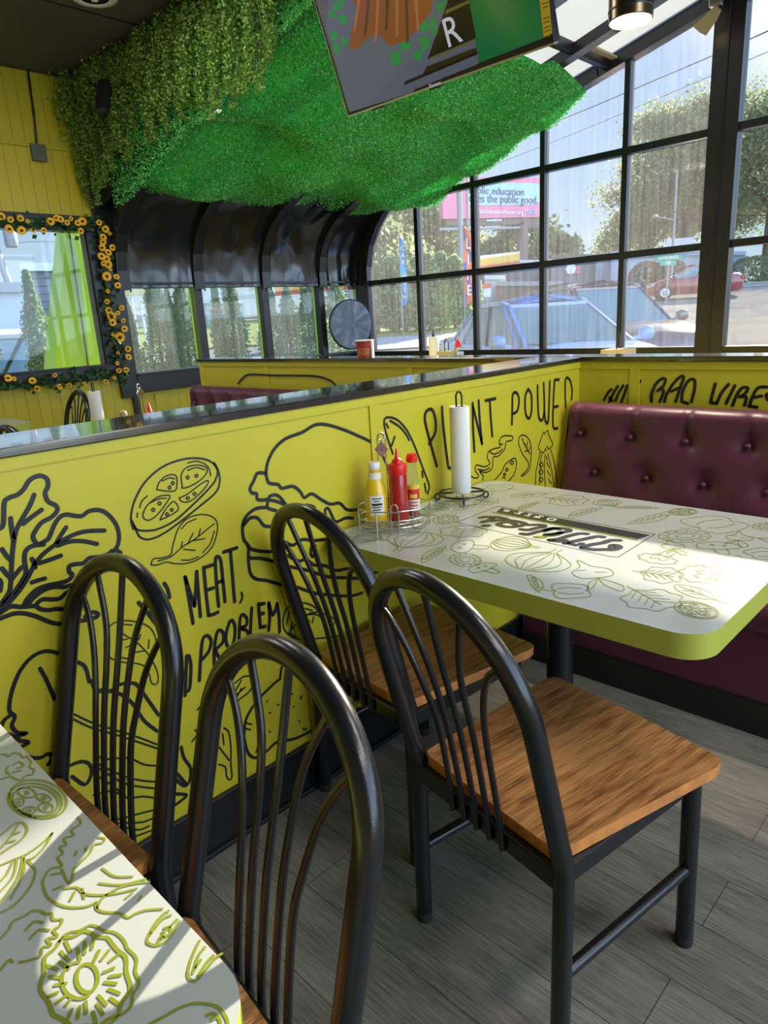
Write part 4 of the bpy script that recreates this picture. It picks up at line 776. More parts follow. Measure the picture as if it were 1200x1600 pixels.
def wrap_label(b, r0, r1, a0, a1, z0, z1, m, n=14, sx=1, sy=1, off=.0006):
    vs = []; 
    for i in range(n+1):
        a = a0+(a1-a0)*i/n
        vs += [((r0+off)*sx*math.cos(a), (r0+off)*sy*math.sin(a), z0), ((r1+off)*sx*math.cos(a), (r1+off)*sy*math.sin(a), z1)]
    b.add(vs, [(2*i, 2*i+2, 2*i+3, 2*i+1) for i in range(n)], m)
VA = math.atan2(-CC.y, -CC.x)    # direction from the caddy to the camera
t.scale = (1.28, 1.28, 1.28)
# mustard bottle
mp = CC+Vector((math.cos(VA+1.75)*-.045, math.sin(VA+1.75)*-.045, .0135)); right = Vector((math.sin(rad(45)), -math.cos(rad(45)), 0)); fwd = Vector((math.cos(rad(45)), math.sin(rad(45)), 0))
mpos = CC-right*.050-fwd*.006+Vector((0, 0, .017))
t = thing('mustard_bottle', 'yellow mustard squeeze bottle with white cap in the wire caddy', 'bottle', mpos, VA)
MB().lathe([(.019, 0), (.0235, .003), (.025, .02), (.0255, .045), (.0235, .075), (.018, .098), (.0125, .112), (.0115, .120), (.0115, .126)], 'mustard', n=32, sx=.86).build('body', t, smooth=60)
b = MB(); wrap_label(b, .0255, .0252, -.55, .75, .022, .068, 'label', sx=.86); nb2 = MB(); wrap_label(nb2, .0150, .0125, -1.5, 1.5, .104, .119, 'label', sx=.9, off=.001); nb2.build('neck_label', t, smooth=60) 
for z, a0, a1 in ((.060, -.3, .5), (.054, -.15, .35), (.040, -.3, .5), (.034, -.25, .4), (.028, -.15, .35)): wrap_label(b, .0256, .0256, a0, a1, z, z+.0022, 'logoink', sx=.86, off=.0010)
wrap_label(b, .0256, .0256, -.35, .55, .045, .050, 'logoink', sx=.86, off=.0010); b.build('label', t, smooth=60)
MB().lathe([(.0125, .126), (.0132, .127), (.0132, .141), (.0115, .1425)], 'white', n=28).build('cap', t, smooth=50)
# ketchup squeeze bottle
t.scale = (1.30, 1.30, 1.25)
kp = CC+right*.016-fwd*.010+Vector((0, 0, .017))
t = thing('ketchup_bottle', 'red plastic ketchup squeeze bottle with pointed nozzle in the caddy', 'bottle', kp, VA)
MB().lathe([(.0225, 0), (.0245, .003), (.0245, .05), (.0244, .115), (.023, .119)], 'ketchup', n=32).build('body', t, smooth=60)
MB().lathe([(.0247, .113), (.0255, .114), (.0255, .132), (.0235, .137), (.015, .140), (.0135, .145), (.0095, .148), (.0055, .151), (.0022, .172), (.0012, .173)], 'redcap', n=32).build('nozzle_cap', t, smooth=40)
# hot sauce bottle
t.scale = (1.08, 1.08, 1.24)
hp = CC+right*.060+fwd*.028+Vector((0, 0, .017))
t = thing('hot_sauce_bottle', 'slim glass hot sauce bottle with red cap at right of the caddy', 'bottle', hp, VA)
MB().lathe([(.013, 0), (.0145, .003), (.0145, .075), (.0140, .09), (.012, .115), (.0115, .140)], 'clear', n=26).build('glass_body', t, smooth=60)
MB().lathe([(.0001, .002), (.0128, .003), (.0128, .060), (.0001, .060)], 'hotsauce', n=26).build('sauce', t, smooth=60)
b = MB(); wrap_label(b, .0148, .0148, -1.4, 1.4, .018, .046, 'label'); wrap_label(b, .0148, .0148, -1.4, 1.4, .046, .082, 'labelred'); wrap_label(b, .0150, .0150, -1.4, 1.4, .072, .082, 'labelyel', off=.0009); wrap_label(b, .0150, .0150, -.6, .6, .050, .060, 'labelyel', off=.0009)
for z in (.022, .030, .038): wrap_label(b, .0150, .0150, -.7, .7, z, z+.003, 'labelred', off=.0009)
b.build('label', t, smooth=60)
MB().lathe([(.0135, .138), (.0142, .139), (.0142, .150), (.0120, .152), (.0120, .157), (.0075, .158)], 'redcap', n=26).build('cap', t, smooth=40)
t.scale = (1.2, 1.2, 1.2)

# ------------------------------------------------------------------ things beyond the mural wall and on its cap
def ang(px, py, dist, Z): p = at(px, py, dist=dist); return (p.x, p.y, Z)
cupp = at(573, 557, Z=CAP)
t = thing('food_cup', 'small paper cup printed with red waffle fries on the far wall cap', 'cup', (cupp.x-.05, cupp.y-.04, CAP))
MB().lathe([(.043, 0), (.050, .085), (.052, .088), (.050, .091)], 'foodred', n=30).build('body', t, smooth=60)
MB().lathe([(.0515, .086), (.0535, .088), (.0515, .0925), (.0001, .0925)], 'white', n=30).build('rim', t, smooth=60)
b = MB()
a0 = math.atan2(-2.8, -2.7)
wrap_label(b, .0445, .0488, a0-.9, a0+.5, .012, .05, 'foodtan', off=.0006); wrap_label(b, .0500, .0505, a0+.75, a0+1.6, .0, .088, 'label', off=.0008)
for k in range(5): wrap_label(b, .0455+.0009*k, .0457+.0009*k, a0-.8, a0+.4, .016+.007*k, .0185+.007*k, 'foodred', off=.0012)
b.build('printed_fries', t, smooth=60)
FT = (.93, 3.0)
towel_stand('black wire towel stand on the hidden table behind the mural wall', (at(151, 640, dist=3.98).x, at(151, 640, dist=3.98).y, .765), 'tall white paper towel roll seen over the wall cap at left')
table('table mostly hidden behind the mural wall under the far towel roll', 1.40, 2.55, 2.70, 4.05, .05)
fc = at(220, 628, dist=3.62)
t = thing('condiment_caddy', 'wire caddy handle with diamond badge seen over the mural wall cap', 'caddy', (fc.x, fc.y, .765), rad(20))
MB().tube(ovalp(CRX, CRY, .012), .0018, 'chrome', 6, closed=True).build('base_grid', t)
MB().tube(ovalp(CRX*1.05, CRY*1.05, .05), .0018, 'chrome', 6, closed=True).build('rim_wire', t)
MB().tube([(-.012, 0, .012), (-.012, 0, .33), (-.008, 0, .345), (0, 0, .35), (.008, 0, .345), (.012, 0, .33), (.012, 0, .012)], .003, 'chrome', 6).build('handle', t)
b = MB(); q = [(-.026, -.006, .305), (0, -.006, .278), (.026, -.006, .305), (0, -.006, .332)]; b.add(q+[(x, -.009, z) for x, y, z in q], [(0, 3, 2, 1), (4, 5, 6, 7), (0, 1, 5, 4), (1, 2, 6, 5), (2, 3, 7, 6), (3, 0, 4, 7)], 'chrome').build('diamond_badge', t)
rp = at(233, 640, dist=3.66)
t = thing('ketchup_bottle', 'red squeeze bottle top peeking over the mural wall beside the far caddy', 'bottle', (rp.x, rp.y, .779))
MB().lathe([(.035, 0), (.038, .01), (.038, .12), (.036, .14)], 'ketchup', n=24).build('body', t, smooth=60)
MB().lathe([(.0385, .135), (.039, .165), (.034, .18), (.02, .187), (.012, .195), (.004, .235), (.002, .236)], 'redcap', n=24).build('nozzle_cap', t, smooth=60)
sp = at(193, 650, dist=3.5)
t = thing('sauce_bottle', 'cream coloured round bottle cap peeking over the mural wall cap', 'bottle', (sp.x, sp.y, .765))
MB().lathe([(.022, 0), (.024, .01), (.024, .14), (.016, .185)], 'mustard', n=20).build('body', t, smooth=60)
MB().lathe([(.016, .18), (.0175, .185), (.0175, .203), (.013, .207), (.0175, .213), (.0185, .225), (.012, .237), (.0001, .239)], 'tan', n=20).build('cap', t, smooth=60)
# tables and small things of the dining bay behind the cross wall
for lab, y0, y1 in (('table behind the cross wall under the cream bottle', 3.0, 3.9), ('table behind the cross wall nearer the gable post', 1.2, 2.1)): table(lab, 3.3, 4.15, y0, y1, .05)
cb = at(678, 550, X=3.55)
t = thing('squeeze_bottle', 'cream squeeze bottle with dark tip standing behind the far wall cap', 'bottle', (cb.x, cb.y, .765))
MB().lathe([(.030, 0), (.032, .01), (.032, .44), (.024, .455)], 'label', n=20).build('body', t, smooth=60); MB().lathe([(.010, .45), (.004, .49), (.001, .492)], 'mural', n=10).build('nozzle', t)
nb = at(698, 552, X=3.6)
t = thing('napkin_holder', 'low tan napkin holder with wire loop beside the cream bottle', 'napkin holder', (nb.x, nb.y, .765))
MB().box((-.06, -.06, 0), (.06, .06, .36), 'tan').build('napkins', t, bev=.004); MB().tube([(-.02, 0, .35), (-.02, 0, .42), (0, 0, .435), (.02, 0, .42), (.02, 0, .35)], .004, 'metal', 6).build('loop', t)
rb = at(715, 552, X=3.65)
t = thing('condiment_caddy', 'caddy with red and tan badge behind the far wall cap', 'caddy', (rb.x, rb.y, .765))
MB().box((-.04, -.03, 0), (.03, .03, .35), 'greymetalic').build('basket', t, bev=.004); MB().tube([(-.03, 0, .35), (0, 0, .42), (.05, 0, .37)], .007, 'tan', 6).build('badge', t); MB().lathe([(.001, .44), (.012, .42), (.02, .40), (.02, .38)], 'redcap', c=(-.02, -.02, 0), n=12).build('bottle_cap', t)
tb = at(966, 551, X=3.65)
t = thing('napkin_holder', 'tan napkin holder with wire loop at the foot of the gable window', 'napkin holder', (tb.x, tb.y, .765))
MB().box((-.07, -.07, 0), (.07, .07, .355), 'tan').build('napkins', t, bev=.004); MB().tube([(-.02, 0, .35), (-.02, 0, .43), (0, 0, .445), (.02, 0, .43), (.02, 0, .35)], .004, 'metal', 6).build('loop', t)
# round sign seen from behind, hanging in the low window
t = thing('round_hanging_sign', 'grey blue back of a round sign hanging in the low window', 'sign', (5.50, 5.86, 1.31), rad(-12))
MB().lathe([(.262, -.012), (.275, -.008), (.275, .014), (.262, .018)], 'frame', n=48, ax=(0, -1, 0)).lathe([(.0001, .0185), (.262, .0185)], 'discblue', n=48, ax=(0, -1, 0)).build('disc', t, smooth=50)
for s in (-1, 1): MB().tube([(s*.12, 0, .235), (s*.22, 0, .44)], .002, 'metal', 5).build('cord', t)
MB().tube([(.02, 0, -.26), (.10, 0, -.45)], .003, 'metal', 5).build('power_cord', t)

# conduit box on the upper left wall
t = thing('junction_box', 'small grey junction box with conduit on the yellow upper wall', 'junction box', (2.44, YC, 2.755))
MB().box((-.055, -.045, -.06), (.055, 0, .06), 'greybox').build('box', t, bev=.004)
MB().tube([(.0, -.02, .06), (.02, -.02, .3), (.03, -.02, .575)], .008, 'frame', 8).lathe([(.012, 0), (.012, .02)], 'frame', c=(.018, -.02, .28), n=8).build('conduit', t, smooth=60)
t = thing('ceiling_speaker', 'round ceiling speaker with pale ring on the black ceiling', 'speaker', (2.34, 4.56, ZC))
MB().lathe([(.085, -.012), (.098, -.018), (.132, -.014), (.140, 0)], 'white', n=44, caps=False).build('trim_ring', t, smooth=60)
MB().lathe([(.0001, -.004), (.03, -.012), (.088, -.004)], 'black', n=44, caps=False).build('grille', t, smooth=60)
MB().lathe([(.0001, -.030), (.018, -.028), (.024, -.018), (.024, -.006)], 'white', n=24).build('tweeter', t, smooth=60)
# pendant can lamp, lit
lp = at(985, 33, X=2.75)
t = thing('pendant_lamp', 'lit bronze cylinder lamp hanging above the gable window', 'lamp', (lp.x, lp.y, lp.z))
MB().lathe([(.074, .0), (.078, .002), (.078, .30), (.06, .315), (.012, .318)], 'bronze', n=40).lathe([(.0785, .03), (.0795, .032), (.0795, .036), (.0785, .038)], 'black', n=40).build('shade', t, smooth=40)
MB().lathe([(.0001, -.003), (.070, -.003), (.073, -.001)], 'lampon', n=40).build('lens', t)
MB().tube([(0, 0, .31), (0, 0, ZC-lp.z)], .006, 'metal', 8).build('stem', t)
ld = D.lights.new('pendant_light', 'SPOT'); ld.energy = PENDANT_POWER*6; ld.spot_size = rad(110); ld.spot_blend = .6; ld.shadow_soft_size = .07; ld.color = (1, .85, .62)
lo = D.objects.new('pendant_light', ld); C.objects.link(lo); lo.parent = t; lo.location = (0, 0, -.01)
# tan plate on a clip at the post head
q = at(1108, 30, X=5.55)
t = thing('hanging_plate', 'tan flared plate hanging from a metal clip at the post top', 'plate', (q.x, q.y, q.z), 0)
b = MB(); o2 = [at(x, y, X=5.55) for x, y in ((1118, 8), (1127, 15), (1120, 30), (1112, 42), (1103, 55), (1093, 50), (1083, 41), (1097, 28), (1106, 20))]; n = len(o2)
b.add([p-Vector(q) for p in o2]+[p-Vector(q)+Vector((.012, .004, 0)) for p in o2], [tuple(range(n)), tuple(range(n, 2*n))[::-1]]+[(i, (i+1) % n, n+(i+1) % n, n+i) for i in range(n)], 'tan'); b.build('flared_plate', t)
q2 = at(1116, 5, X=5.55)-q; MB().box((q2.x-.02, q2.y-.05, q2.z-.02), (q2.x+.03, q2.y+.03, q2.z+.03), 'greymetalic').build('clip', t, bev=.004)

# unseen fill panels added under the ceiling to brighten the dining room
for i, (x, y) in enumerate(((.1, -2.2), (1.2, -2.2), (2.2, -2.2), (1.9, -.9), (1.9, 3.7), (.3, 4.7))):
    t = thing('added_fill_panel', 'flat square fill light panel added on the black ceiling out of view', 'added fill light', (x, y, ZC), 0, 'added fill light panels')
    MB().box((-.42, -.42, -.03), (.42, .42, 0), 'white').build('housing', t); MB().add([(-.39, -.39, -.032), (-.39, .39, -.032), (.39, .39, -.032), (.39, -.39, -.032)], [(0, 1, 2, 3)], 'fillpanelon').build('lens', t)
    ad = D.lights.new('added_fill_light', 'AREA'); ad.size = .78; ad.energy = FILL_PANEL_POWER; ad.color = (1, .96, .90); ao = D.objects.new('added_fill_light', ad); C.objects.link(ao); ao.parent = t; ao.location = (0, 0, -.05)

# ------------------------------------------------------------------ boxwood canopy under the roof
def sag(x, y):
    u = (x-2.85)/2.95; v = (5.75-y)/2.6
    s = .045+.055*math.sin(x*3.1+.6*y)+.045*math.sin(y*4.3-x*1.2+1)+.035*math.sin(x*6.3-y*3.7)+.030*math.sin(y*9.5+1.5*math.sin(x*2.2))+.085*(1-abs(math.sin(y*2.9+.7*math.sin(x*1.9)+.35*x)))
    s += .07*math.sin(PI*min(1, max(0, v)))*math.sin(PI*min(1, max(0, u)))
    return max(.0, s)
def canopy_pt(x, v):
    """v runs 0 (eave edge, hanging) to 1 (upper edge)"""
    ytop = 3.12+.10*math.sin(x*2.3)+(.05 if x < 5 else -.03)
    y = 5.60-(5.60-ytop)*v; z = roofz(y)-.05-.07*min(1, v*5)-sag(x, y)*min(1, 6*(1-v)+.15)*min(1, v*4+.15)
    if v < .08: a = (1-v/.08); z -= .05*a*(.6+.4*math.sin(x*5)); y += .03*a
    return x, y, z
t = thing('boxwood_canopy', 'bright green artificial boxwood canopy sagging under the glass roof', 'artificial grass', (0, 0, 0))
b = MB(); NX, NV = 60, 50; vs = [canopy_pt(2.87+(5.79-2.87)*i/NX, j/NV) for j in range(NV+1) for i in range(NX+1)]
b.add(vs, [(j*(NX+1)+i, j*(NX+1)+i+1, (j+1)*(NX+1)+i+1, (j+1)*(NX+1)+i) for j in range(NV) for i in range(NX)], 'matback')
b.build('backing', t, smooth=80)
n = 150000
xx = 2.87+(5.80-2.87)*RNG.random(n); vv = RNG.random(n); Pc = np.array([canopy_pt(a, c) for a, c in zip(xx, vv)])
Pc[:, 2] -= RNG.random(n)*.032; Pc += RNG.normal(size=Pc.shape)*.004
nf_ = 26000; yf = 2.95+2.70*RNG.random(nf_); zt_ = np.array([roofz(q)-.22-sag(2.87, q)*.5 for q in yf]); zf = zt_+(3.25-zt_)*RNG.random(nf_)
Pc = np.concatenate([Pc, np.stack([2.83-.03*RNG.random(nf_), yf, zf], 1)])
tag(quads(Pc, .0085, mname='leaf', name='leaves', parent=t, nrm=np.array([-.1, -.1, -.8]), spread=.95, aspect=.55), kind='stuff')

# ------------------------------------------------------------------ hanging vines along the ceiling edge
def vine_strand(L, seed):
    rs = np.random.default_rng(seed); k = int(L*900); z = -rs.random(k)*L; wd = .05*(1-.55*(-z/L)**2)
    a = rs.random(k)*2*PI; r = wd*np.sqrt(rs.random(k)); cx = .025*np.sin(-z*9+seed); cy = .025*np.cos(-z*7+seed)
    return np.stack([cx+r*np.cos(a), cy+r*np.sin(a), z], 1)
VAR = {}
for j, L_ in enumerate((.30, .42, .55, .70, .90, 1.08)):
    for k in range(2):
        o = quads(vine_strand(L_, j*3+k), .0092, mname='vine', name='leaves', aspect=.75); 
        s = MB().tube([(0, 0, .02), (.01, .01, -L_*.5), (0, 0, -L_*.93)], .003, 'darkleaf', 5).build('stem')
        VAR[(j, k)] = (o.data, s.data); D.objects.remove(o); D.objects.remove(s)
LENS = (.30, .42, .55, .70, .90, 1.08)
SIL = [(150, 350), (190, 272), (215, 262), (240, 235), (290, 190), (368, 192), (385, 165), (428, 140), (436, 90)]   # lower outline of the greenery, taken at x = 2.80
sil = [at(x, y, X=2.80) for x, y in SIL]
def len_at(y):
    pts = [(p.y, ZC-p.z) for p in sil]
    if y >= pts[0][0]: return pts[0][1]
    for (y1, l1), (y0, l0) in zip(pts[:-1], pts[1:]):
        if y0 <= y <= y1: return l0+(l1-l0)*(y-y0)/(y1-y0)
    return .35
rs = random.Random(9); y = 5.99; cnt = 0
while y > 2.95:
    for row in range(2):
        yy = y+rs.uniform(-.02, .02); Lw = len_at(yy)*rs.uniform(.78, 1.0)*(1 if row else .80)
        if 4.95 < yy < 5.15 and row: Lw *= .35
        j = min(range(6), key=lambda q: abs(LENS[q]-Lw)); k = rs.randrange(2)
        where = 'at the left end beside the yellow wall' if yy > 5.3 else ('in the middle of the ceiling edge' if yy > 4.2 else 'at the right end beside the television')
        t = thing('hanging_vine', 'olive green artificial vine strand hanging '+where, 'vine', (XF-.02-.075*row+rs.uniform(-.02, .02), yy, ZC-.02), rs.uniform(0, 6), 'vine strands '+where)
        t.scale = (1.1, 1.1, Lw/LENS[j])
        for nm, me in zip(('leaves', 'stem'), VAR[(j, k)]): o = D.objects.new(nm, me); C.objects.link(o); o.parent = t
    # bushy root of the strand
    y -= .058; cnt += 1
t = thing('hanging_vine', 'dense dark tuft of artificial vine in the upper left corner by the yellow wall', 'vine', (2.70, 5.90, 3.20))
P = RNG.normal(size=(1500, 3))*[.05, .05, .14]; P[:, 2] -= .1; quads(P, .0125, mname='vine', name='leaves', parent=t, aspect=.75)
t = thing('wall_speaker', 'dark box speaker half hidden in the hanging vines', 'speaker', (2.66, 5.26, 3.0), .5)
MB().box((-.03, -.05, -.13), (.03, .05, .13), 'black').build('box', t, bev=.02).rotation_euler = (0, .4, 0)

# ------------------------------------------------------------------ sunflower garlands round the window
def flower_mesh():
    b = MB(); n = 14
    for ring, (r0, r1, z1, off) in enumerate(((.008, .030, .004, 0), (.008, .025, .009, .22))):
        for k in range(n):
            a = 2*PI*k/n+off; c, s = math.cos(a), math.sin(a); w_ = .0052
            b.add([(r0*c, r0*s, .003), ((r0+r1)/2*c-w_*s, (r0+r1)/2*s+w_*c, z1), (r1*c, r1*s, z1-.003), ((r0+r1)/2*c+w_*s, (r0+r1)/2*s-w_*c, z1)], [(0, 3, 2, 1)], 'petal')
    b.lathe([(.0085, .002), (.008, .008), (.005, .010), (.0001, .0105)], 'seed', n=14)
    return b
fm = flower_mesh().build('sunflower'); FME = fm.data; D.objects.remove(fm)
def garland(label, pts, flowers, seed):
    t = thing('sunflower_garland', label, 'garland', pts[0]); o0 = Vector(pts[0]); rs = np.random.default_rng(seed); rr_ = random.Random(seed)
    P = catmull([Vector(p)-o0 for p in pts]); MB().tube(P, .004, 'darkleaf', 6).build('vine', t)
    cent = []
    for p, q in zip(P[:-1], P[1:]):
        for _ in range(max(2, int((q-p).length*190))): u = rs.random(); cent.append(list(p+(q-p)*u+Vector((rs.normal()*.03, -abs(rs.normal())*.015, rs.normal()*.03))))
    quads(np.array(cent), .020, mname='darkleaf', name='leaves', parent=t, nrm=np.array([-.2, -1.0, .2]), spread=.7, aspect=.8)
    for (x, z, s) in flowers:
        f = D.objects.new('sunflower', FME); C.objects.link(f); f.parent = t; f.location = Vector((x, YC-.085-rr_.random()*.02, z))-o0; f.scale = (s*.85, s*.85, s*.85)
        f.rotation_euler = (Vector((-.35+rr_.uniform(-.5, .5), -1, rr_.uniform(-.5, .5)))).to_track_quat('Z', 'Y').to_euler()
def fl(L_): return [((lambda p: (p.x, p.z, s))(at(x, y, Y=YC-.09))) for x, y, s in L_]
g = lambda x, y: tuple(at(x, y, Y=YC-.07))
garland('sunflower and ivy garland lying along the top of the far left window frame', [g(-60, 350), g(0, 348), g(40, 350), g(80, 352), g(120, 352), g(150, 352)],
        fl([(2, 338, 1.3), (16, 343, 1.1), (32, 341, 1.2), (14, 358, 1.5), (33, 361, 1.5), (52, 360, 1), (68, 360, 1), (79, 346, 1.4), (88, 341, 1.2), (94, 343, 1.3), (104, 348, 1), (121, 349, 1.2), (128, 346, 1.5), (126, 361, 1.2), (110, 342, .8), (43, 346, .7), (-30, 345, 1.2)]), 3)
garland('long sunflower garland hanging down the black post right of the window', [g(152, 340), g(160, 365), g(163, 400), g(167, 440), g(170, 480), g(176, 520), g(186, 560), g(192, 592)],
        fl([(155, 348, 1.1), (165, 358, 1.4), (160, 371, 1.3), (161, 378, 1.2), (160, 387, 1.3), (168, 395, 1.3), (175, 387, 1.2), (158, 401, 1.5), (166, 405, 1.3), (168, 413, 1.5), (162, 412, 1.1), (166, 432, 1.7), (181, 433, 1.1), (183, 446, 1.2), (168, 455, .8), (167, 471, 1.1), (170, 485, 1.3), (174, 494, 1.7), (175, 504, 1.4), (190, 481, 1.1), (184, 489, .9), (192, 501, 1), (195, 514, 1.3), (187, 527, 1.9), (200, 545, 1.3), (200, 558, 1.3), (183, 552, .8), (177, 523, .8), (183, 568, .8), (185, 579, 1.1), (197, 578, 1.2), (171, 421, .7), (172, 365, .7)]), 4)
garland('ivy garland with few sunflowers along the bottom of the far left window', [g(-60, 606), g(0, 603), g(40, 600), g(80, 596), g(120, 593), (g(160, 585)), g(190, 586)],
        fl([(12, 591, 1.3), (21, 592, .8), (51, 595, 1.3), (85, 586, .9), (132, 600, .8), (58, 607, 1.2), (93, 604, 1), (108, 602, 1), (165, 596, 1), (178, 590, .8)]), 5)

# ------------------------------------------------------------------ television
TP = Vector((2.80, 2.889, 2.378)); TU = Vector((-.357, 0, .934)).normalized(); TR = Vector((0, -1, 0)); TN = TR.cross(TU)   # screen faces the camera, tipped down
if TN.x > 0: TN = -TN
t = thing('television', 'wall television tipped forward, showing a checked food basket and green panel', 'television', TP)
def tvp(x, y, d=.0): p = at_plane(x, y, TP+TN*d, TN); return p-TP
W_, H_ = 1.215, .70
def tvbox(b, u0, u1, v0, v1, d0, d1, m):
    P = [TR*u0+TU*v0+TN*d0, TR*u1+TU*v0+TN*d0, TR*u1+TU*v1+TN*d0, TR*u0+TU*v1+TN*d0, TR*u0+TU*v0+TN*d1, TR*u1+TU*v0+TN*d1, TR*u1+TU*v1+TN*d1, TR*u0+TU*v1+TN*d1]; return b.hexa(P, m)
b = MB(); tvbox(b, 0, W_, 0, H_, -.05, 0, 'frame'); b.build('housing', t, bev=.003)
b = MB(); tvbox(b, 0, W_, -.004, .004, -.03, .002, 'greymetalic'); tvbox(b, -.003, .0, 0, H_, -.03, .002, 'greymetalic'); tvbox(b, .17, .25, -.012, -.002, -.03, 0, 'frame'); tvbox(b, .55, .62, -.012, -.002, -.03, 0, 'frame'); b.build('bezel_trim', t)
b = MB(); tvbox(b, .012, W_-.012, .030, H_-.012, .0, .002, 'screen'); b.build('screen', t)
b = MB()
def tpoly(txt, m, d): 
    for st in parse(txt):
        pts = [tvp(500+x/3.2432, y/3.2432, d) for x, y in st]; nn = (pts[1]-pts[0]).cross(pts[2]-pts[1])
        if nn.dot(TN) < 0: pts = pts[::-1]
        b.add(pts, [tuple(range(len(pts)))], m)
tpoly('755,0 1115,0 1140,190 805,320', 'tvgreen', .0025)
tpoly('40,0 180,0 650,0 660,40 620,150 545,330 350,345 170,400 75,300 30,120', 'tvgrey', .0025)
tpoly('75,300 170,400 350,345 545,330 470,470 150,568', 'tvgrey', .0024)
tpoly('650,0 755,0 790,190 545,300', 'tvband', .0028)
tpoly('640,50 755,0 757,15 632,75;560,290 785,197 787,208 550,307', 'tvolive', .0030)
tpoly('420,420 800,265 803,320 800,325 450,465', 'tvgrey', .0027); tpoly('430,412 798,262 799,275 425,432', 'tvband', .0030)
tpoly('550,306 787,208 792,240 520,345', 'tvgrey', .0030)
chk = '''60,20 100,0 130,0 110,50 75,60;40,60 70,50 75,95 45,90;85,80 120,70 145,110 110,130;50,155 85,160 95,190 60,210;110,190 150,200 130,235 105,230;60,215 95,225 105,270 75,265;
400,215 455,205 465,245 410,260;500,190 558,188 555,240 520,270;470,258 520,262 515,305 472,300;355,270 405,262 415,320 365,335;560,95 590,85 585,130 560,175;590,20 640,0 625,50 595,70;505,110 545,95 555,150 510,165;575,150 600,140 590,180 570,185'''
tpoly(chk, 'tvlime', .0032)
tpoly('165,0 570,0 560,60 500,140 430,210 350,235 290,160 180,250 150,250 158,160 190,60', 'tvwood', .0036)
for i_ in range(7):      # folds of the pictured food
    x_ = 190+i_*48; tpoly('%d,0 %d,0 %d,%d %d,%d' % (x_, x_+16, x_-10+i_*6, 150+(i_ % 3)*30, x_-22+i_*6, 160+(i_ % 3)*30), 'tvwooddark' if i_ % 2 else 'tvwoodlight', .0040)
tpoly('120,600 120,600 120,600', 'screen', .0001) if False else None
b.build('screen_image', t)
rot = Matrix((TR, TU, -TR.cross(TU)*-1)).transposed().to_quaternion() if False else Matrix((TR, TU, TR.cross(TU))).transposed().to_quaternion()
text('R', .155, tvp(500+668/3.2432, 165/3.2432, .004), rot @ Quaternion((0, 0, 1), rad(3)), 'tvtext', t, 'screen_letter')
text('Pioneer', .022, tvp(500+582/3.2432, 428/3.2432, .003), rot, 'tvtext', t, 'maker_lettering')
b = MB(); P = [tvp(500+x/3.2432, y/3.2432, .004) for x, y in ((1112, 0), (1160, -20), (1176, 170), (1134, 186))]; b.add(P, [(0, 3, 2, 1) if (P[1]-P[0]).cross(P[2]-P[1]).dot(TN) < 0 else (0, 1, 2, 3)], 'tvyel')
for x, y, w_ in ((1124, 20, 34), (1127, 40, 30), (1130, 95, 34), (1132, 115, 34), (1135, 140, 34), (1137, 160, 30)):
    P = [tvp(500+a/3.2432, c/3.2432, .0045) for a, c in ((x, y), (x+w_, y-12), (x+w_, y-8), (x, y+4))]; b.add(P, [(0, 1, 2, 3)], 'logoink')
b.build('energy_sticker', t)
MB().bar(TP*0+TR*.6+TU*.4+TN*-.05, TR*.6+TU*.4+Vector((.02, 0, .75)), .06, .06, 'frame', up=(1, 0, 0)).build('ceiling_mount', t)

# ------------------------------------------------------------------ outside: ground
def gz_out(x, y):
    d = math.hypot(x, y); return min(2.2, max(0.02, .04+.052*(d-9))) if d > 8.6 else .02
b = MB(); NR, NA = 60, 60
def gridsheet(mname, rr, aa, dz=0, nr=40, na=50):
    b = MB(); vs = []
    for i in range(nr+1):
        r = rr[0]*(rr[1]/rr[0])**(i/nr)
        for j in range(na+1): a = rad(aa[0]+(aa[1]-aa[0])*j/na); x, y = r*math.cos(a), r*math.sin(a); vs.append((x, y, gz_out(x, y)+dz))
    b.add(vs, [(i*(na+1)+j, (i+1)*(na+1)+j, (i+1)*(na+1)+j+1, i*(na+1)+j+1) for i in range(nr) for j in range(na)], mname); return b
struct(gridsheet('asphalt', (5.9, 300), (-60, 130), -.03), 'ground')
struct(gridsheet('gravel', (19, 23), (36, 52), .01, 8, 20), 'ground_gravel').name = 'ground.001'
struct(gridsheet('lawn', (23, 40), (33, 130), .012, 12, 40), 'ground').name = 'ground.002'
struct(gridsheet('mulch', (6.2, 10.5), (53, 130), .012, 10, 40), 'ground').name = 'ground.003'
struct(gridsheet('lawn', (9.2, 13), (50, 130), .02, 10, 40), 'ground').name = 'ground.004'
struct(gridsheet('lawn', (15.5, 18), (5, 14.5), .015, 6, 10), 'ground').name = 'ground.005'
struct(gridsheet('lawn', (55, 75), (-10, 18), .02, 6, 10), 'ground').name = 'ground.006'
b = MB()
for a in range(0, 34): 
    for r in (46.0, 52): p = (r*math.cos(rad(a)), r*math.sin(rad(a))); q_ = (r*math.cos(rad(a+1)), r*math.sin(rad(a+1))); b.bar((*p, gz_out(*p)), (*q_, gz_out(*q_)), .18, .14, 'curb')
struct(b, 'trim_11')

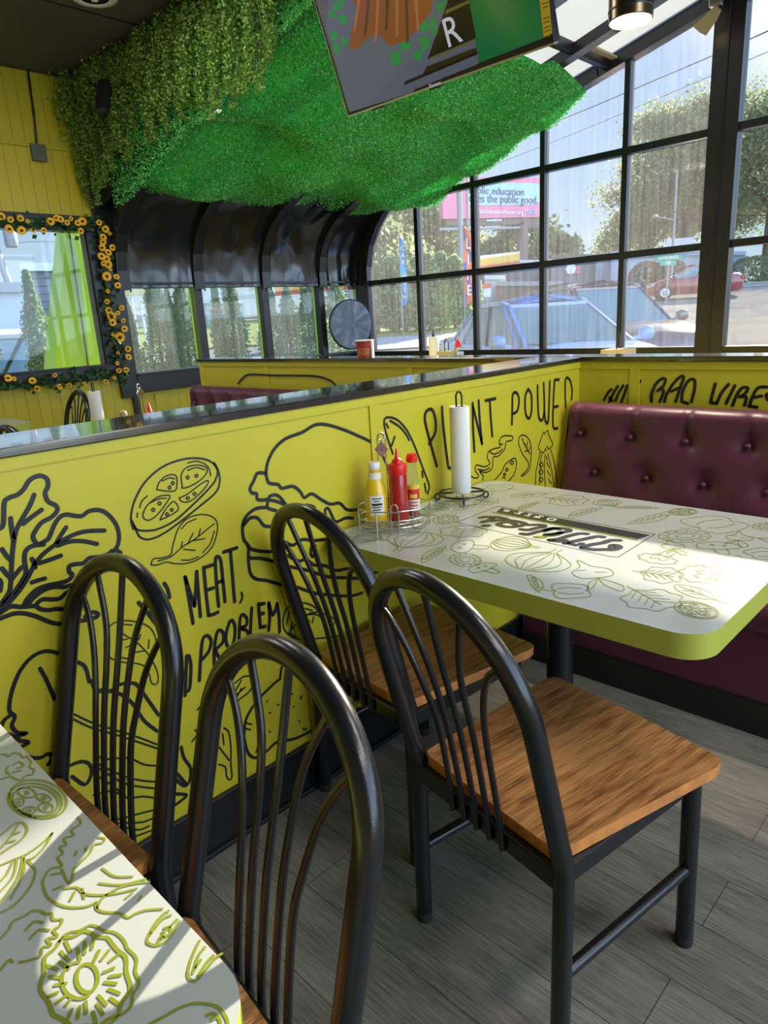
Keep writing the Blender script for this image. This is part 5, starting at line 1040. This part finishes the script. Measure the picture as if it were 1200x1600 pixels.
# ------------------------------------------------------------------ trees
def tree(name, label, cat, px, dist, ztop, rx, clumps, seed, mname='tree', leaf=.16, zbase=None, n=2600, group=None, trunk=True, fill=.5):
    p = at(px, 500, dist=dist); x, y = p.x, p.y; z0 = gz_out(x, y) if zbase is None else zbase; H = ztop-z0; rs = np.random.default_rng(seed)
    t = thing(name, label, cat, (x, y, z0), 0, group); cs = []
    for k in range(clumps):
        u = rs.random(); hz = H*(.42+.50*u); rw = rx*math.sqrt(max(.05, 1-((u-.35)/.75)**2)); a = rs.random()*2*PI; rr = rw*math.sqrt(rs.random()); cs.append((rr*math.cos(a), rr*math.sin(a), hz, rx*rs.uniform(.16, .34)))
    P = np.concatenate([np.array([c[:3]])+rs.normal(size=(n//clumps, 3))*c[3]*[.72, .72, .5] for c in cs])
    quads(P, leaf, mname=mname, name='foliage', parent=t, aspect=.7)
    if trunk:
        b = MB(); b.tube([(0, 0, 0), (.05, .03, H*.3), (-.05, .05, H*.6), (0, 0, H*.85)], [rx*.07, rx*.055, rx*.035, rx*.012], 'trunk', 8)
        for c in cs[:10]: b.tube([(0, .02, H*.38), (c[0]*.5, c[1]*.5, (H*.38+c[2])/2), (c[0], c[1], c[2])], [rx*.025, rx*.018, rx*.008], 'trunk', 5)
        b.build('trunk', t)
    return t
def conifer(label, px, dist, ztop, r, seed, group, n=3000, leaf=.05, px_y=540, name='arborvitae', full=False):
    p = at(px, px_y, dist=dist); x, y = p.x, p.y; z0 = gz_out(x, y); H = ztop-z0; rs = np.random.default_rng(seed)
    t = thing(name, label, 'conifer', (x, y, z0), 0, group); u = rs.random(n)**(.75); z = H*(.04+.96*u); lump = 1+.22*np.sin(z*7/H*3+seed)+.15*rs.normal(size=n)
    rr = (r*.68 if r < .6 else r)*((1-u)**(.55 if full else .7)+.04)*lump*np.sqrt(.25+.75*rs.random(n)); a = rs.random(n)*2*PI
    quads(np.stack([rr*np.cos(a), rr*np.sin(a), z], 1), leaf, mname='conifer', name='foliage', parent=t, aspect=.5)
    MB().tube([(0, 0, 0), (0, 0, H*.9)], [r*.12, r*.02], 'trunk', 6).build('trunk', t)
T_ = tree
T_('tree', 'loose tall tree beyond the conifer screen, behind the arch of the gable window', 'tree', 618, 102.3, 17.6, 8.2, 20, 1, leaf=0.31, n=5400)
T_('tree', 'tall thin-crowned tree left of the billboard pole', 'tree', 683, 99.0, 19.3, 7.6, 19, 2, leaf=0.31, n=5100)
T_('tree', 'wide tree behind the far left canopy edge', 'tree', 575, 70, 9.5, 6, 18, 14, leaf=.32, n=3200)
T_('tree', 'small round tree under the billboard, left of its post', 'tree', 775, 90, 10.2, 4.2, 16, 3, leaf=.32, n=2600)
T_('tree', 'leafy tree crossed by the billboard post', 'tree', 830, 88, 11.8, 4.5, 18, 4, leaf=.32, n=3000)
T_('tree', 'small tree just right of the billboard post', 'tree', 873, 92, 10.4, 2.6, 10, 5, leaf=.30, n=1600)
T_('tree', 'tall shaded tree right of the street light, largest crown', 'tree', 1062, 117.8, 28.8, 10.6, 32, 6, leaf=.27, n=26000)
T_('tree', 'shaded tree filling the pane left of the street light', 'tree', 1010, 121.6, 20.6, 8.0, 24, 7, leaf=.27, n=9500)
T_('tree', 'low dark tree at the left end of the big tree group', 'tree', 970, 136.8, 15.1, 5.7, 14, 8, leaf=.27, n=5000)
T_('tree', 'tree with sunlit lower boughs right of the black post', 'tree', 1190, 110.2, 27.7, 11.0, 32, 9, leaf=.27, n=26000)
T_('tree', 'tree hidden mostly behind the black post', 'tree', 1122, 125.4, 24.6, 9.1, 24, 10, leaf=.27, n=9000)
for k, (px, zt) in enumerate(((590, 2.75), (612, 2.95), (634, 2.8), (652, 2.9), (672, 2.95), (692, 3.0), (712, 2.8), (730, 2.55))):
    conifer('bushy green conifer in the hedge row beyond the gable window', px, 25+.6*(k % 2), zt+.45, .70, 20+k, 'conifers of the hedge row', n=2600, leaf=.09, px_y=500, full=True)
labs = ['narrow arborvitae at the left edge of the first low window', 'tall arborvitae in the middle of the first low window', 'slender arborvitae beside it in the first low window', 'tall arborvitae at the right side of the first low window', 'thin arborvitae in the second low window', 'broad arborvitae in the second low window', 'arborvitae at the left of the third low window', 'arborvitae in the middle of the third low window', 'arborvitae behind the round hanging sign', 'leafy green arborvitae in the sunflower-framed window', 'small arborvitae at the left of the sunflower-framed window', 'arborvitae at the right edge of the third low window']
for k, (px, zt, r, d) in enumerate(((205, 1.75, .30, 8.6), (250, 2.20, .34, 8.9), (272, 1.85, .26, 9.0), (293, 2.20, .32, 9.0), (345, 1.95, .24, 9.4), (368, 2.1, .42, 9.6), (425, 2.0, .40, 10.0), (455, 1.9, .40, 10.2), (530, 2.1, .5, 11.0), (62, 2.05, .36, 8.4), (-30, 1.9, .4, 8.3), (485, 2.1, .4, 10.6))):
    conifer('dusty green '+labs[k], px, d, zt, r, 40+k, 'arborvitae row', n=5200, leaf=.024)
for k, px in enumerate((10, 215, 330, 440)):
    p = at(px, 560, dist=7.9+.3*k); t = thing('shrub', ['low dark shrub under the sunflower window', 'low leafy shrub at the foot of the first low window', 'low shrub at the foot of the second low window', 'low shrub at the foot of the third low window'][k], 'shrub', (p.x, p.y, 0))
    v = RNG.normal(size=(2600, 3)); v /= np.linalg.norm(v, axis=1)[:, None]; v *= [.55, .45, .42]; v[:, 2] += .45; quads(v+RNG.normal(size=v.shape)*.04, .028, mname='conifer', name='foliage', parent=t)
for px, nm in ((1010, 'left'), (1045, 'right')):
    p = at(px, 440, dist=46); t = thing('ornamental_grass', 'reddish round ornamental bush, %s one beside the street sign' % nm, 'bush', (p.x, p.y, gz_out(p.x, p.y)))
    v = RNG.normal(size=(1500, 3)); v /= np.linalg.norm(v, axis=1)[:, None]; v *= [1.0, 1.0, .85]; v[:, 2] += .9; quads(v, .10, mname='bush', name='foliage', parent=t)
p = at(1175, 435, dist=56); t = thing('shrub', 'pale round roadside shrub right of the black post', 'shrub', (p.x, p.y, 2.0)); v = RNG.normal(size=(1500, 3)); v /= np.linalg.norm(v, axis=1)[:, None]; v *= [1.6, 1.6, 1.1]; v[:, 2] += .9; quads(v, .13, mname='tree', name='foliage', parent=t)

# ------------------------------------------------------------------ cars
def car(label, x, y, hd, paint, L_=4.5, Wd=1.78, Ht=1.45, suv=False, z=None):
    z = gz_out(x, y)-.03 if z is None else z; t = thing('car', label, 'car', (x, y, z), hd); hw = Wd/2; h = Ht
    # lower body: stations along x with (x, z_sill, z_belt/hood, half width at belt)
    f = L_/2
    hood = .98 if suv else .90; ck = 1.02 if suv else .96; tr = 1.0
    st = [(-f, .45, .62, .62), (-f+.06, .30, .90, .80), (-f+.25, .22, tr, .90), (-f+.9, .20, ck+.02, .97), (-.6, .20, ck, 1), (.3, .20, ck-.01, 1), (.95, .20, ck-.03, .98), (1.25, .20, hood+.02, .96), (f-.55, .20, hood-.06, .92), (f-.2, .24, hood-.16, .84), (f-.04, .30, .66, .74), (f, .42, .56, .64)]
    vs = []; m = 9
    for (sx, z0, z1, wf) in st:
        ww = hw*wf
        ring = [(-ww*.90, z0), (-ww, z0+(z1-z0)*.35), (-ww*.99, z0+(z1-z0)*.75), (-ww*.93, z1-.03), (-ww*.75, z1+.01), (0, z1+.035), (ww*.75, z1+.01), (ww*.93, z1-.03), (ww*.99, z0+(z1-z0)*.75), (ww, z0+(z1-z0)*.35), (ww*.90, z0)]
        vs += [(sx, a, c) for a, c in ring]
    k = 11; fs = [(i*k+j, i*k+(j+1) % k, (i+1)*k+(j+1) % k, (i+1)*k+j) for i in range(len(st)-1) for j in range(k)]
    fs += [tuple(range(k))[::-1], tuple((len(st)-1)*k+j for j in range(k))]
    MB().add(vs, fs, paint).build('body', t, smooth=35, sub=0, bev=.02)
    # cabin: base ring and roof ring
    if suv: base = [(1.05, .70), (.95, .74), (-1.2, .74), (-2.02, .68)]; roof = [(.30, .56), (.15, .585), (-1.35, .57), (-1.80, .54)]
    else: base = [(1.05, .70), (.90, .745), (-1.0, .745), (-1.72, .66)]; roof = [(.20, .54), (.05, .565), (-.75, .555), (-1.02, .52)]
    s_ = hw/.89; zb = ck-.04; zr = [h-.06, h-.02, h-.03, h-.07]
    B = [Vector((x_, s*w__*s_, zb)) for x_, w__ in base for s in (-1, 1)]; Rr = [Vector((x_, s*w__*s_, z_)) for (x_, w__), z_ in zip(roof, zr) for s in (-1, 1)]
    b = MB()
    b.add(B+Rr, [(8, 10, 11, 9), (10, 12, 13, 11), (12, 14, 15, 13)], paint)
    ctr = [Vector((roof[i][0]+(.06 if i == 0 else 0), 0, zr[i]+.07)) for i in range(4)]
    # pillars
    for i in range(4):
        for s in (0, 1): b.bar(B[2*i+s] if i in (0, 3) else B[2*i+s], Rr[2*i+s], .04, .035, paint)
    for s in (0, 1):
        mid = (B[2+s]+B[4+s])/2; midr = (Rr[2+s]+Rr[4+s])/2; b.bar(mid, midr, .05, .03, 'frame')
        for i in range(3): b.bar(Rr[2*i+s], Rr[2*i+2+s], .06, .05, paint)
    b.bar(Rr[0], Rr[1], .08, .04, paint).bar(Rr[6], Rr[7], .08, .04, paint)
    b.add([Rr[0]+Vector((0, 0, .02)), Rr[1]+Vector((0, 0, .02)), Rr[3]+Vector((0, 0, .025)), Rr[2]+Vector((0, 0, .025)), ctr[0]+Vector((0, 0, .02)), ctr[1]+Vector((0, 0, .03))], [(0, 4, 5, 2), (4, 1, 3, 5)], paint)
    b.add([Rr[2]+Vector((0, 0, .025)), Rr[3]+Vector((0, 0, .025)), Rr[5]+Vector((0, 0, .02)), Rr[4]+Vector((0, 0, .02)), ctr[1]+Vector((0, 0, .03)), ctr[2]+Vector((0, 0, .02))], [(0, 4, 5, 3), (4, 1, 2, 5)], paint)
    if suv:
        for s in (0, 1): b.bar(Rr[2+s]+Vector((0, 0, .07)), Rr[4+s]+Vector((0, 0, .07)), .03, .03, 'frame')
    b.build('roof', t, smooth=30)
    MB().add([B[0], B[1], Rr[1], Rr[0]], [(0, 1, 2, 3)], 'carglass').build('windshield', t)
    MB().add([B[6], B[7], Rr[7], Rr[6]], [(0, 3, 2, 1)], 'carglass').build('rear_window', t)
    for s in (0, 1):
        MB().add([B[0+s], B[2+s], B[4+s], B[6+s], Rr[6+s], Rr[4+s], Rr[2+s], Rr[0+s]], [(0, 1, 6, 7), (1, 2, 5, 6), (2, 3, 4, 5)], 'carglass').build('side_window', t)
        sg = -1 if s == 0 else 1
        mb = MB().lathe([(.0001, -.10), (.06, -.085), (.085, -.02), (.085, .05), (.07, .09), (.0001, .10)], paint, c=(.86, sg*(hw+.10), zb+.08), n=14, ax=(0, 1, 0), sx=.7).bar((.86, sg*(hw-.12), zb+.0), (.86, sg*(hw+.06), zb+.06), .05, .04, paint); mb.build('side_mirror', t, smooth=60)
        MB().hexa([(f-.12, sg*hw*.50, .56), (f-.10, sg*hw*.80, .58), (f-.42, sg*hw*.93, .70), (f-.2, sg*hw*.55, .74), (f-.07, sg*hw*.50, .60), (f-.06, sg*hw*.80, .62), (f-.40, sg*hw*.94, .76), (f-.18, sg*hw*.55, .77)], 'lamp').build('headlamp', t)
        MB().box((-f-.01, sg*hw*.55, .72), (-f+.14, sg*hw*.86, .88), 'tail').build('tail_lamp', t)
        for wx in (f-.85, -f+.85):
            wl = MB().lathe([(.0001, -.11), (.30, -.11), (.33, -.08), (.33, .08), (.30, .11), (.0001, .11)], 'tyre', c=(wx, sg*(hw-.09), .33), n=28, ax=(0, sg, 0)).build('wheel', t, smooth=40)
            MB().lathe([(.0001, .05), (.06, .13), (.10, .115), (.20, .125), (.215, .115)], 'rim', c=(wx, sg*(hw-.09), .33), n=20, ax=(0, sg, 0)).build('hub_cap', wl, smooth=30)
    for s in (-.35, .25): MB().tube([(1.06, s+.3, zb+.01), (.98, s-.3, zb+.04)], .010, 'tyre', 5).build('wiper', t)
    MB().box((f-.10, -.35, .40), (f+.01, .35, .56), 'frame').build('grille', t, bev=.02)
    return t
HB = rad(238); hv = Vector((math.cos(HB), math.sin(HB), 0))
wb = at(905, 519, dist=8.75); cb_ = wb-hv*1.0
car('blue sedan parked nose-in right outside the gable window', cb_.x, cb_.y, HB, 'bluecar', z=.0, Ht=1.47)
wb = at(984, 486, dist=11.6); HP = rad(236); cp = wb-Vector((math.cos(HP), math.sin(HP), 0))*1.0
car('dark purple estate car with roof rails parked beyond the blue sedan', cp.x, cp.y, HP, 'purplecar', suv=True, Ht=1.60, L_=4.6, z=.08)
p = at(1080, 462, dist=37); car('dark red hatchback driving past left of the black post', p.x, p.y, rad(118), 'redcar', L_=4.2, z=gz_out(p.x, p.y)-.05)
p = at(8, 545, dist=10.8); car('white car parked behind the trees in the sunflower-framed window', p.x, p.y, rad(150), 'whitecar', z=-.02)

# ------------------------------------------------------------------ billboard, poles, flags, canopy, signs, houses
def panel_px(b, pts, m, p0, nrm, o=Vector((0, 0, 0)), thick=0):
    P = [at_plane(x, y, p0, nrm)-o for x, y in pts]; n_ = Vector(nrm).normalized()
    c = (P[1]-P[0]).cross(P[2]-P[1])
    if c.dot(EYE-(P[0]+o)) < 0: P = P[::-1]
    if not thick: b.add(P, [tuple(range(len(P)))], m)
    else:
        n = len(P); away = n_ if n_.dot(P[0]+o-EYE) > 0 else -n_; Q = [q+away*thick for q in P]
        b.add(P+Q, [tuple(range(n)), tuple(range(n, 2*n))[::-1]]+[(i, n+i, n+(i+1) % n, (i+1) % n) for i in range(n)], m)
    return P
bp = at(770, 310, dist=70); vd = Vector((bp.x, bp.y, 0)).normalized(); an = rad(38); nb_ = Vector((vd.x*math.cos(an)-vd.y*math.sin(an), vd.x*math.sin(an)+vd.y*math.cos(an), 0))
t = thing('billboard', 'pink roadside billboard about public education on a brown post', 'billboard', bp)
b = MB(); panel_px(b, [(690, 284), (700, 278), (752, 277), (846, 278), (846, 339), (752, 341), (700, 342), (692, 342)], 'pink', bp, nb_, bp, .5); b.build('poster', t)
b = MB(); pf = bp-nb_*.06
panel_px(b, [(729, 290), (731, 287), (756, 285), (838, 286), (842, 288), (843, 291), (843, 315), (841, 319), (835, 320), (733, 321), (729, 318)], 'bbblue', pf, nb_, bp); b.build('poster_panel', t)
rt = Vector((0, 0, 1)).cross(-nb_).normalized(); 
if rt.dot(CR) < 0: rt = -rt
rq = Matrix((rt, Vector((0, 0, 1)), rt.cross(Vector((0, 0, 1))))).transposed().to_quaternion(); pf2 = bp-nb_*.10
def bbt(s, px0, px1, py, m, bold=1.0):
    a = at_plane(px0, py, pf2, nb_)-bp; c = at_plane(px1, py, pf2, nb_)-bp; o = text(s, 1, Vector((0, 0, 0)), Quaternion(), m, None, 'poster_lettering', .02, 'LEFT')
    me = o.data; wdt = max(v.co.x for v in me.vertices)-min(v.co.x for v in me.vertices); hgt = .7; L0 = (c-a).length
    return o, a, c, wdt, L0
def bbtext(s, px0, px1, ptop, pbot, m):
    o, a, c, wdt, L0 = bbt(s, px0, px1, (ptop+pbot)/2, m); top = at_plane((px0+px1)/2, ptop, pf2, nb_); bot = at_plane((px0+px1)/2, pbot, pf2, nb_); hh = (top-bot).length
    o.matrix_basis = Matrix.Translation(a) @ rq.to_matrix().to_4x4() @ Matrix.Diagonal((L0/wdt, hh/.72, 1, 1)); o.parent = t
bbtext('Public education', 732, 818, 291, 303, 'bbtext'); bbtext('does the public good.', 732, 840, 303, 316, 'bbtext'); bbtext('PublicEducationMatters.org', 742, 817, 327, 334, 'bbwhite'); bbtext('nsba', 820, 838, 325, 335, 'bbblue')
b = MB(); panel_px(b, [(697, 342), (752, 341), (846, 339), (846, 350), (752, 352), (699, 352)], 'brown', bp+nb_*.2, nb_, bp, .6); b.build('slatted_apron', t)
b = MB(); panel_px(b, [(760, 343), (775, 343), (775, 346), (760, 346)], 'bbblue', bp+nb_*.05, nb_, bp); b.build('owner_plate', t); bbtext('LAMAR', 769, 784, 342, 346, 'bbwhite')
b = MB(); panel_px(b, [(688, 356), (850, 353), (850, 356), (688, 360)], 'grey', bp-nb_*.8, nb_, bp, .3); b.build('catwalk', t)
pb = at(816, 370, dist=71.5)-bp; b = MB(); b.tube([(pb.x, pb.y, 1.0-bp.z), (pb.x, pb.y, at(816, 352, dist=71.5).z-bp.z)], .52, 'brown', 14); pc = at_plane(700, 356, bp+nb_*1.2, nb_)-bp
b.tube([(pb.x, pb.y, pc.z+.0), (pb.x+(pc.x-pb.x)*-.35, pb.y+(pc.y-pb.y)*-.35, pc.z)], .4, 'brown', 10); b.build('post', t, smooth=60)
def pole(label, px, dist, ytop_px, r, m='grey', arms=(), name='utility_pole', cat='pole', lean=0):
    p = at(px, 470, dist=dist); zt = at(px, ytop_px, dist=dist).z; z0 = gz_out(p.x, p.y); t = thing(name, label, cat, (p.x, p.y, z0)); MB().tube([(0, 0, 0), (lean, 0, zt-z0)], [r, r*.75], m, 10).build('mast', t, smooth=60); return t, p, zt-z0
pole('thick grey wooden pole standing in front of the billboard', 722, 30, 60, .13)
pole('thin grey metal pole right beside the thick one', 734, 28, 90, .05)
t, p, hh = pole('grey utility pole with transformers in the sunflower-framed window', 38, 24, 352, .12, lean=-.6)
for dx in (-.5, .45): MB().lathe([(.16, -.25), (.18, -.2), (.18, .2), (.1, .28)], 'grey', c=(dx-.5, 0, hh-.35), n=14).build('transformer', t, smooth=50)
MB().bar((-1.3, 0, hh-.9), (.5, 0, hh-.9), .08, .1, 'grey').build('crossarm', t)
t, p, hh = pole('slim street light pole with arm in front of the big trees', 1047, 40, 268, .075, name='street_light', cat='street light')
s = -CR; MB().tube([(0, 0, hh*.62), (s.x*.9, s.y*.9, hh*.65)], .03, 'grey', 6).build('arm', t); MB().lathe([(.02, .12), (.16, .05), (.18, -.02), (.0001, -.06)], 'grey', c=(s.x*1.0, s.y*1.0, hh*.65), n=14).build('lamp_head', t, smooth=60)
t, p, hh = pole('slim post carrying the green street name sign', 1041, 33, 398, .035, name='street_sign', cat='sign')
for rz_, w_ in ((.0, .62), (.9, .5)):
    o = MB().box((-w_, -.01, -.10), (w_, .01, .10), 'signgreen').build('sign_blade', t); o.location = (0, 0, hh-.12 if rz_ == 0 else hh-.34); o.rotation_euler = (0, 0, math.atan2(CR.y, CR.x)+rz_*.6)
    tx = text('LANDINGS' if rz_ == 0 else 'AVE', .17, Vector((0, -.012, 0)), Euler((PI/2, 0, 0)).to_quaternion(), 'bbwhite', o, 'sign_lettering')
def flag(label, px, dist, ytop, ybot, wpx, m1, m2, word, m3):
    p = at(px, ybot, dist=dist); zt = at(px, ytop, dist=dist).z; zb = p.z; z0 = gz_out(p.x, p.y); t = thing('feather_flag', label, 'flag', (p.x, p.y, z0)); r = Vector((CR.x, CR.y, 0)).normalized(); w_ = wpx/FPX*dist*1.05
    MB().tube([-r*w_*.5, -r*w_*.5+Vector((0, 0, zt-z0))], .02, 'grey', 6).build('pole', t)
    b = MB(); n = 22; vs = []; fw = Vector((-r.y, r.x, 0))
    for i in range(n+1):
        u = i/n; z = zb+(zt-zb)*u-z0; ww = w_*(1 if u < .75 else math.sqrt(max(0, 1-((u-.75)/.25)**2)))*(1 if u > .06 else .5+u*8)
        for j in range(4): q = -r*w_*.5+r*ww*j/3+fw*.06*math.sin(u*9+j*1.3); vs.append((q.x, q.y, z))
    fs = [(i*4+j, i*4+j+1, (i+1)*4+j+1, (i+1)*4+j) for i in range(n) for j in range(3)]; b.add(vs, fs, m1); k2 = b.m(m2)
    for i, f_ in enumerate(b.f):
        a_, c_ = divmod(i, 3)
        if m1 != m2 and (a_//3+c_) % 3 == 0: b.mi[i] = k2
    b.build('cloth', t, smooth=60)
    hl = (zt-zb)*.78/len(word); q = math.atan2(r.y, r.x)
    for i, ch in enumerate(word):
        if ch == ' ': continue
        text(ch, hl*.95, -fw*.10+Vector((0, 0, zt-z0-(zt-zb)*.14-hl*(i+.5))), Euler((PI/2, 0, q)).to_quaternion(), m3, t, 'flag_letter', .004, sx=min(1, w_/hl*1.1))
flag('narrow blue feather flag with yellow letters in front of the conifer hedge', 633, 22, 367, 478, 9, 'flagblue', 'flagblue', 'CAR WASH', 'flagyel')
flag('orange and indigo feather flag beside the window mullion', 733, 21, 352, 476, 13, 'flagorange', 'flagindigo', 'LIFE', 'bbwhite')
# petrol station canopy
t = thing('station_canopy', 'long yellow and red petrol station canopy roof beyond the hedge', 'canopy', (0, 0, 0)); 
A_ = at(560, 441, dist=40); B_ = at(812, 404, dist=62); up = Vector((0, 0, 1)); d_ = (B_-A_); dep = Vector((-d_.y, d_.x, 0)).normalized()*-6
if dep.dot(Vector((A_.x, A_.y, 0))) < 0: dep = -dep
for nm, m_, z0, z1 in (('yellow_fascia', 'canopyyel', -.10, .28), ('red_band', 'canopyred', -.34, -.10), ('white_edge', 'white', .28, .38)):
    P = [A_+up*z0, B_+up*(z0*1.5), B_+up*(z0*1.5)+dep, A_+up*z0+dep, A_+up*z1, B_+up*(z1*1.5), B_+up*(z1*1.5)+dep, A_+up*z1+dep]; MB().hexa(P, m_).build(nm, t)
for u in (.15, .5, .85): q = A_+d_*u+dep*.5; MB().tube([(q.x, q.y, gz_out(q.x, q.y)), (q.x, q.y, q.z-.3)], .2, 'bldwhite', 8).build('column', t)
def house(name, label, px0, px1, ytop, dist, m, depth=8, roofm=None, dist2=None, parts=(), zb=None):
    a = at(px0, ytop, dist=dist); c = at(px1, ytop, dist=dist2 or dist); z1 = a.z; z0 = (zb if zb is not None else gz_out(a.x, a.y)-.3); dd = Vector((c.x-a.x, c.y-a.y, 0)); nn = Vector((-dd.y, dd.x, 0)).normalized()*depth
    if nn.dot(Vector((a.x, a.y, 0))) < 0: nn = -nn
    t = thing(name, label, 'building', (a.x, a.y, z0)); o = Vector((a.x, a.y, z0)); A = Vector((0, 0, 0)); Cc = dd; Hh = z1-z0; H2 = c.z-z0
    MB().hexa([A, Cc, Cc+nn, A+nn, A+up*Hh, Cc+up*H2, Cc+up*H2+nn, A+nn+up*Hh], m).build('walls', t)
    nf = -nn.normalized()
    e_ = .25
    MB().hexa([A+nf*e_+up*Hh, Cc+nf*e_+up*H2, Cc+nn+up*H2, A+nn+up*Hh, A+nf*e_+up*(Hh+.25), Cc+nf*e_+up*(H2+.25), Cc+nn+up*(H2+.25), A+nn+up*(Hh+.25)], roofm or 'bldwhite').build('roof_edge', t)
    for (nm, u0, u1, v0, v1, mm) in parts:
        p0, p1 = A+dd*u0, A+dd*u1; z_0, z_1 = Hh*v0, Hh*v1
        MB().hexa([p0+nf*.12+up*z_0, p1+nf*.12+up*z_0, p1+up*z_0, p0+up*z_0, p0+nf*.12+up*z_1, p1+nf*.12+up*z_1, p1+up*z_1, p0+up*z_1], mm).build(nm, t)
    return t
house('shop_building', 'dark grey shop building with white columns behind the billboard post', 752, 905, 411, 66, 'bldgrey', parts=[('column', .62, .66, 0, .9, 'bldwhite'), ('column', .72, .76, 0, .9, 'bldwhite'), ('column', .80, .84, 0, .9, 'bldwhite'), ('porch_beam', .56, .86, .85, .97, 'bldwhite'), ('shop_window', .05, .25, .2, .6, 'carglass')])
house('shop_building', 'long low grey building with pink sign behind the parked cars', 862, 990, 403, 58, 'bldgrey', roofm='brown', parts=[('pink_sign', .20, .36, .60, .78, 'pink'), ('light_bay', .55, .75, .1, .85, 'bldblue'), ('shop_door', .08, .14, 0, .45, 'bldwhite')])
house('warehouse_building', 'pale blue-grey windowless building beneath the big trees', 955, 1165, 399, 56, 'bldblue', roofm='bldblue', parts=[('wall_panel', .42, .62, 1.0, 1.25, 'bldwhite')])
house('small_house', 'little white gabled house at the left of the gable window scene', 757, 790, 437, 45, 'bldwhite', depth=4)
house('brick_building', 'brown brick low building beyond the blue car roof', 775, 880, 447, 42, 'bldtan', depth=5, roofm='grey')
house('house', 'house with dark lap siding in the sunflower-framed window', 33, 150, 424, 27, 'siding', parts=[('white_sign', .42, .52, .45, .52, 'bldwhite')], zb=.8)
house('pale_building', 'pale blue flat building at the left of the sunflower-framed window', -120, 36, 457, 22, 'bldblue', roofm='grey', parts=[('window_band', .5, .85, .25, .45, 'carglass')], zb=.5)
house('teal_shop', 'low teal shop front seen in the second low window', 312, 380, 474, 36, 'bldblue', parts=[('red_sign', .2, .6, .7, .8, 'canopyred'), ('shop_window', .1, .8, .15, .6, 'carglass')])
house('long_building', 'long beige building behind the arborvitae row', 180, 300, 500, 40, 'bldwhite', roofm='grey', parts=[('dark_base', .0, 1, .0, .3, 'bldgrey')])
# price sign seen in the first low window
p = at(212, 455, dist=24); t = thing('price_sign', 'pale yellow roadside sign on twin posts in the first low window', 'sign', (p.x, p.y, 0), math.atan2(CR.y, CR.x)); MB().box((-.5, -.12, p.z-.12), (.45, .12, p.z+.15), 'signyel').build('sign_board', t)
for s in (-.15, .12): MB().tube([(s, 0, .6), (s, 0, p.z-.1)], .04, 'bldwhite', 8).build('post', t)
# small roadside signs
p = at(761, 450, dist=30); t = thing('road_sign', 'small red and white roadside sign left of the blue car roof', 'sign', (p.x, p.y, gz_out(p.x, p.y)), math.atan2(CR.y, CR.x)); hz = p.z-gz_out(p.x, p.y); MB().box((-.18, -.02, hz), (.18, .02, hz+.18), 'canopyred').build('red_board', t); MB().box((-.16, -.02, hz-.35), (.16, .02, hz-.03), 'bldwhite').build('white_board', t); MB().tube([(0, 0, 0), (0, 0, hz)], .02, 'grey', 6).build('post', t)
p = at(892, 420, dist=44); t = thing('stop_sign', 'white octagon back of a road sign over the estate car', 'sign', (p.x, p.y, gz_out(p.x, p.y)), math.atan2(CR.y, CR.x)); hz = p.z-gz_out(p.x, p.y); MB().lathe([(.30, 0), (.30, .02), (.0001, .021)], 'bldwhite', c=(0, 0, hz), n=8, ax=(0, -1, 0)).build('octagon', t); MB().tube([(0, 0, 0), (0, 0, hz)], .03, 'grey', 6).build('post', t)
# lime green slanting panels outside the left window
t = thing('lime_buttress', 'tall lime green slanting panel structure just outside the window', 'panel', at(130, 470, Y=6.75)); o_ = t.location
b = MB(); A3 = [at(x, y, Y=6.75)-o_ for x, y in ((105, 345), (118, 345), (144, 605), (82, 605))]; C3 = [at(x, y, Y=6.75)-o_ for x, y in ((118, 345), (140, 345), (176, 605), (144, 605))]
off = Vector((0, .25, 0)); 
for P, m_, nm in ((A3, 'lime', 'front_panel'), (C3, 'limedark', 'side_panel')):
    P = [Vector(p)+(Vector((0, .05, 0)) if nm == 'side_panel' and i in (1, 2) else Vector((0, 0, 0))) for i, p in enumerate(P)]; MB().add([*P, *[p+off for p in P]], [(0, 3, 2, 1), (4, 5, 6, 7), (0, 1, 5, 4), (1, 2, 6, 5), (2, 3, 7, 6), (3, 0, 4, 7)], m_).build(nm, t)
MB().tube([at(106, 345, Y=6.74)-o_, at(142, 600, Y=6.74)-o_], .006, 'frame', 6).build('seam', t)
# overhead wires
def wire(label, pts, dist0, dist1, r):
    P = [at(x, y, dist=dist0+(dist1-dist0)*i/(len(pts)-1)) for i, (x, y) in enumerate(pts)]; o = MB().tube([p for p in P], r, 'frame', 6).build('overhead_wire'); tag(o, label, 'wire')
wire('upper, thicker overhead wire crossing the sky outside the gable window', [(700, 267), (812, 214), (940, 161), (1116, 86), (1230, 35)], 38, 26, .018)
wire('lower, thinner overhead wire crossing the sky outside the gable window', [(680, 298), (753, 265), (864, 222), (940, 191), (1115, 117), (1230, 68)], 40, 28, .010)
wire('thin pale wire running right from the street light', [(1049, 331), (1100, 337), (1230, 337)], 40, 38, .02)
wire('thin wire in the sky of the sunflower-framed window', [(20, 380), (60, 377), (150, 380)], 24, 24, .006)
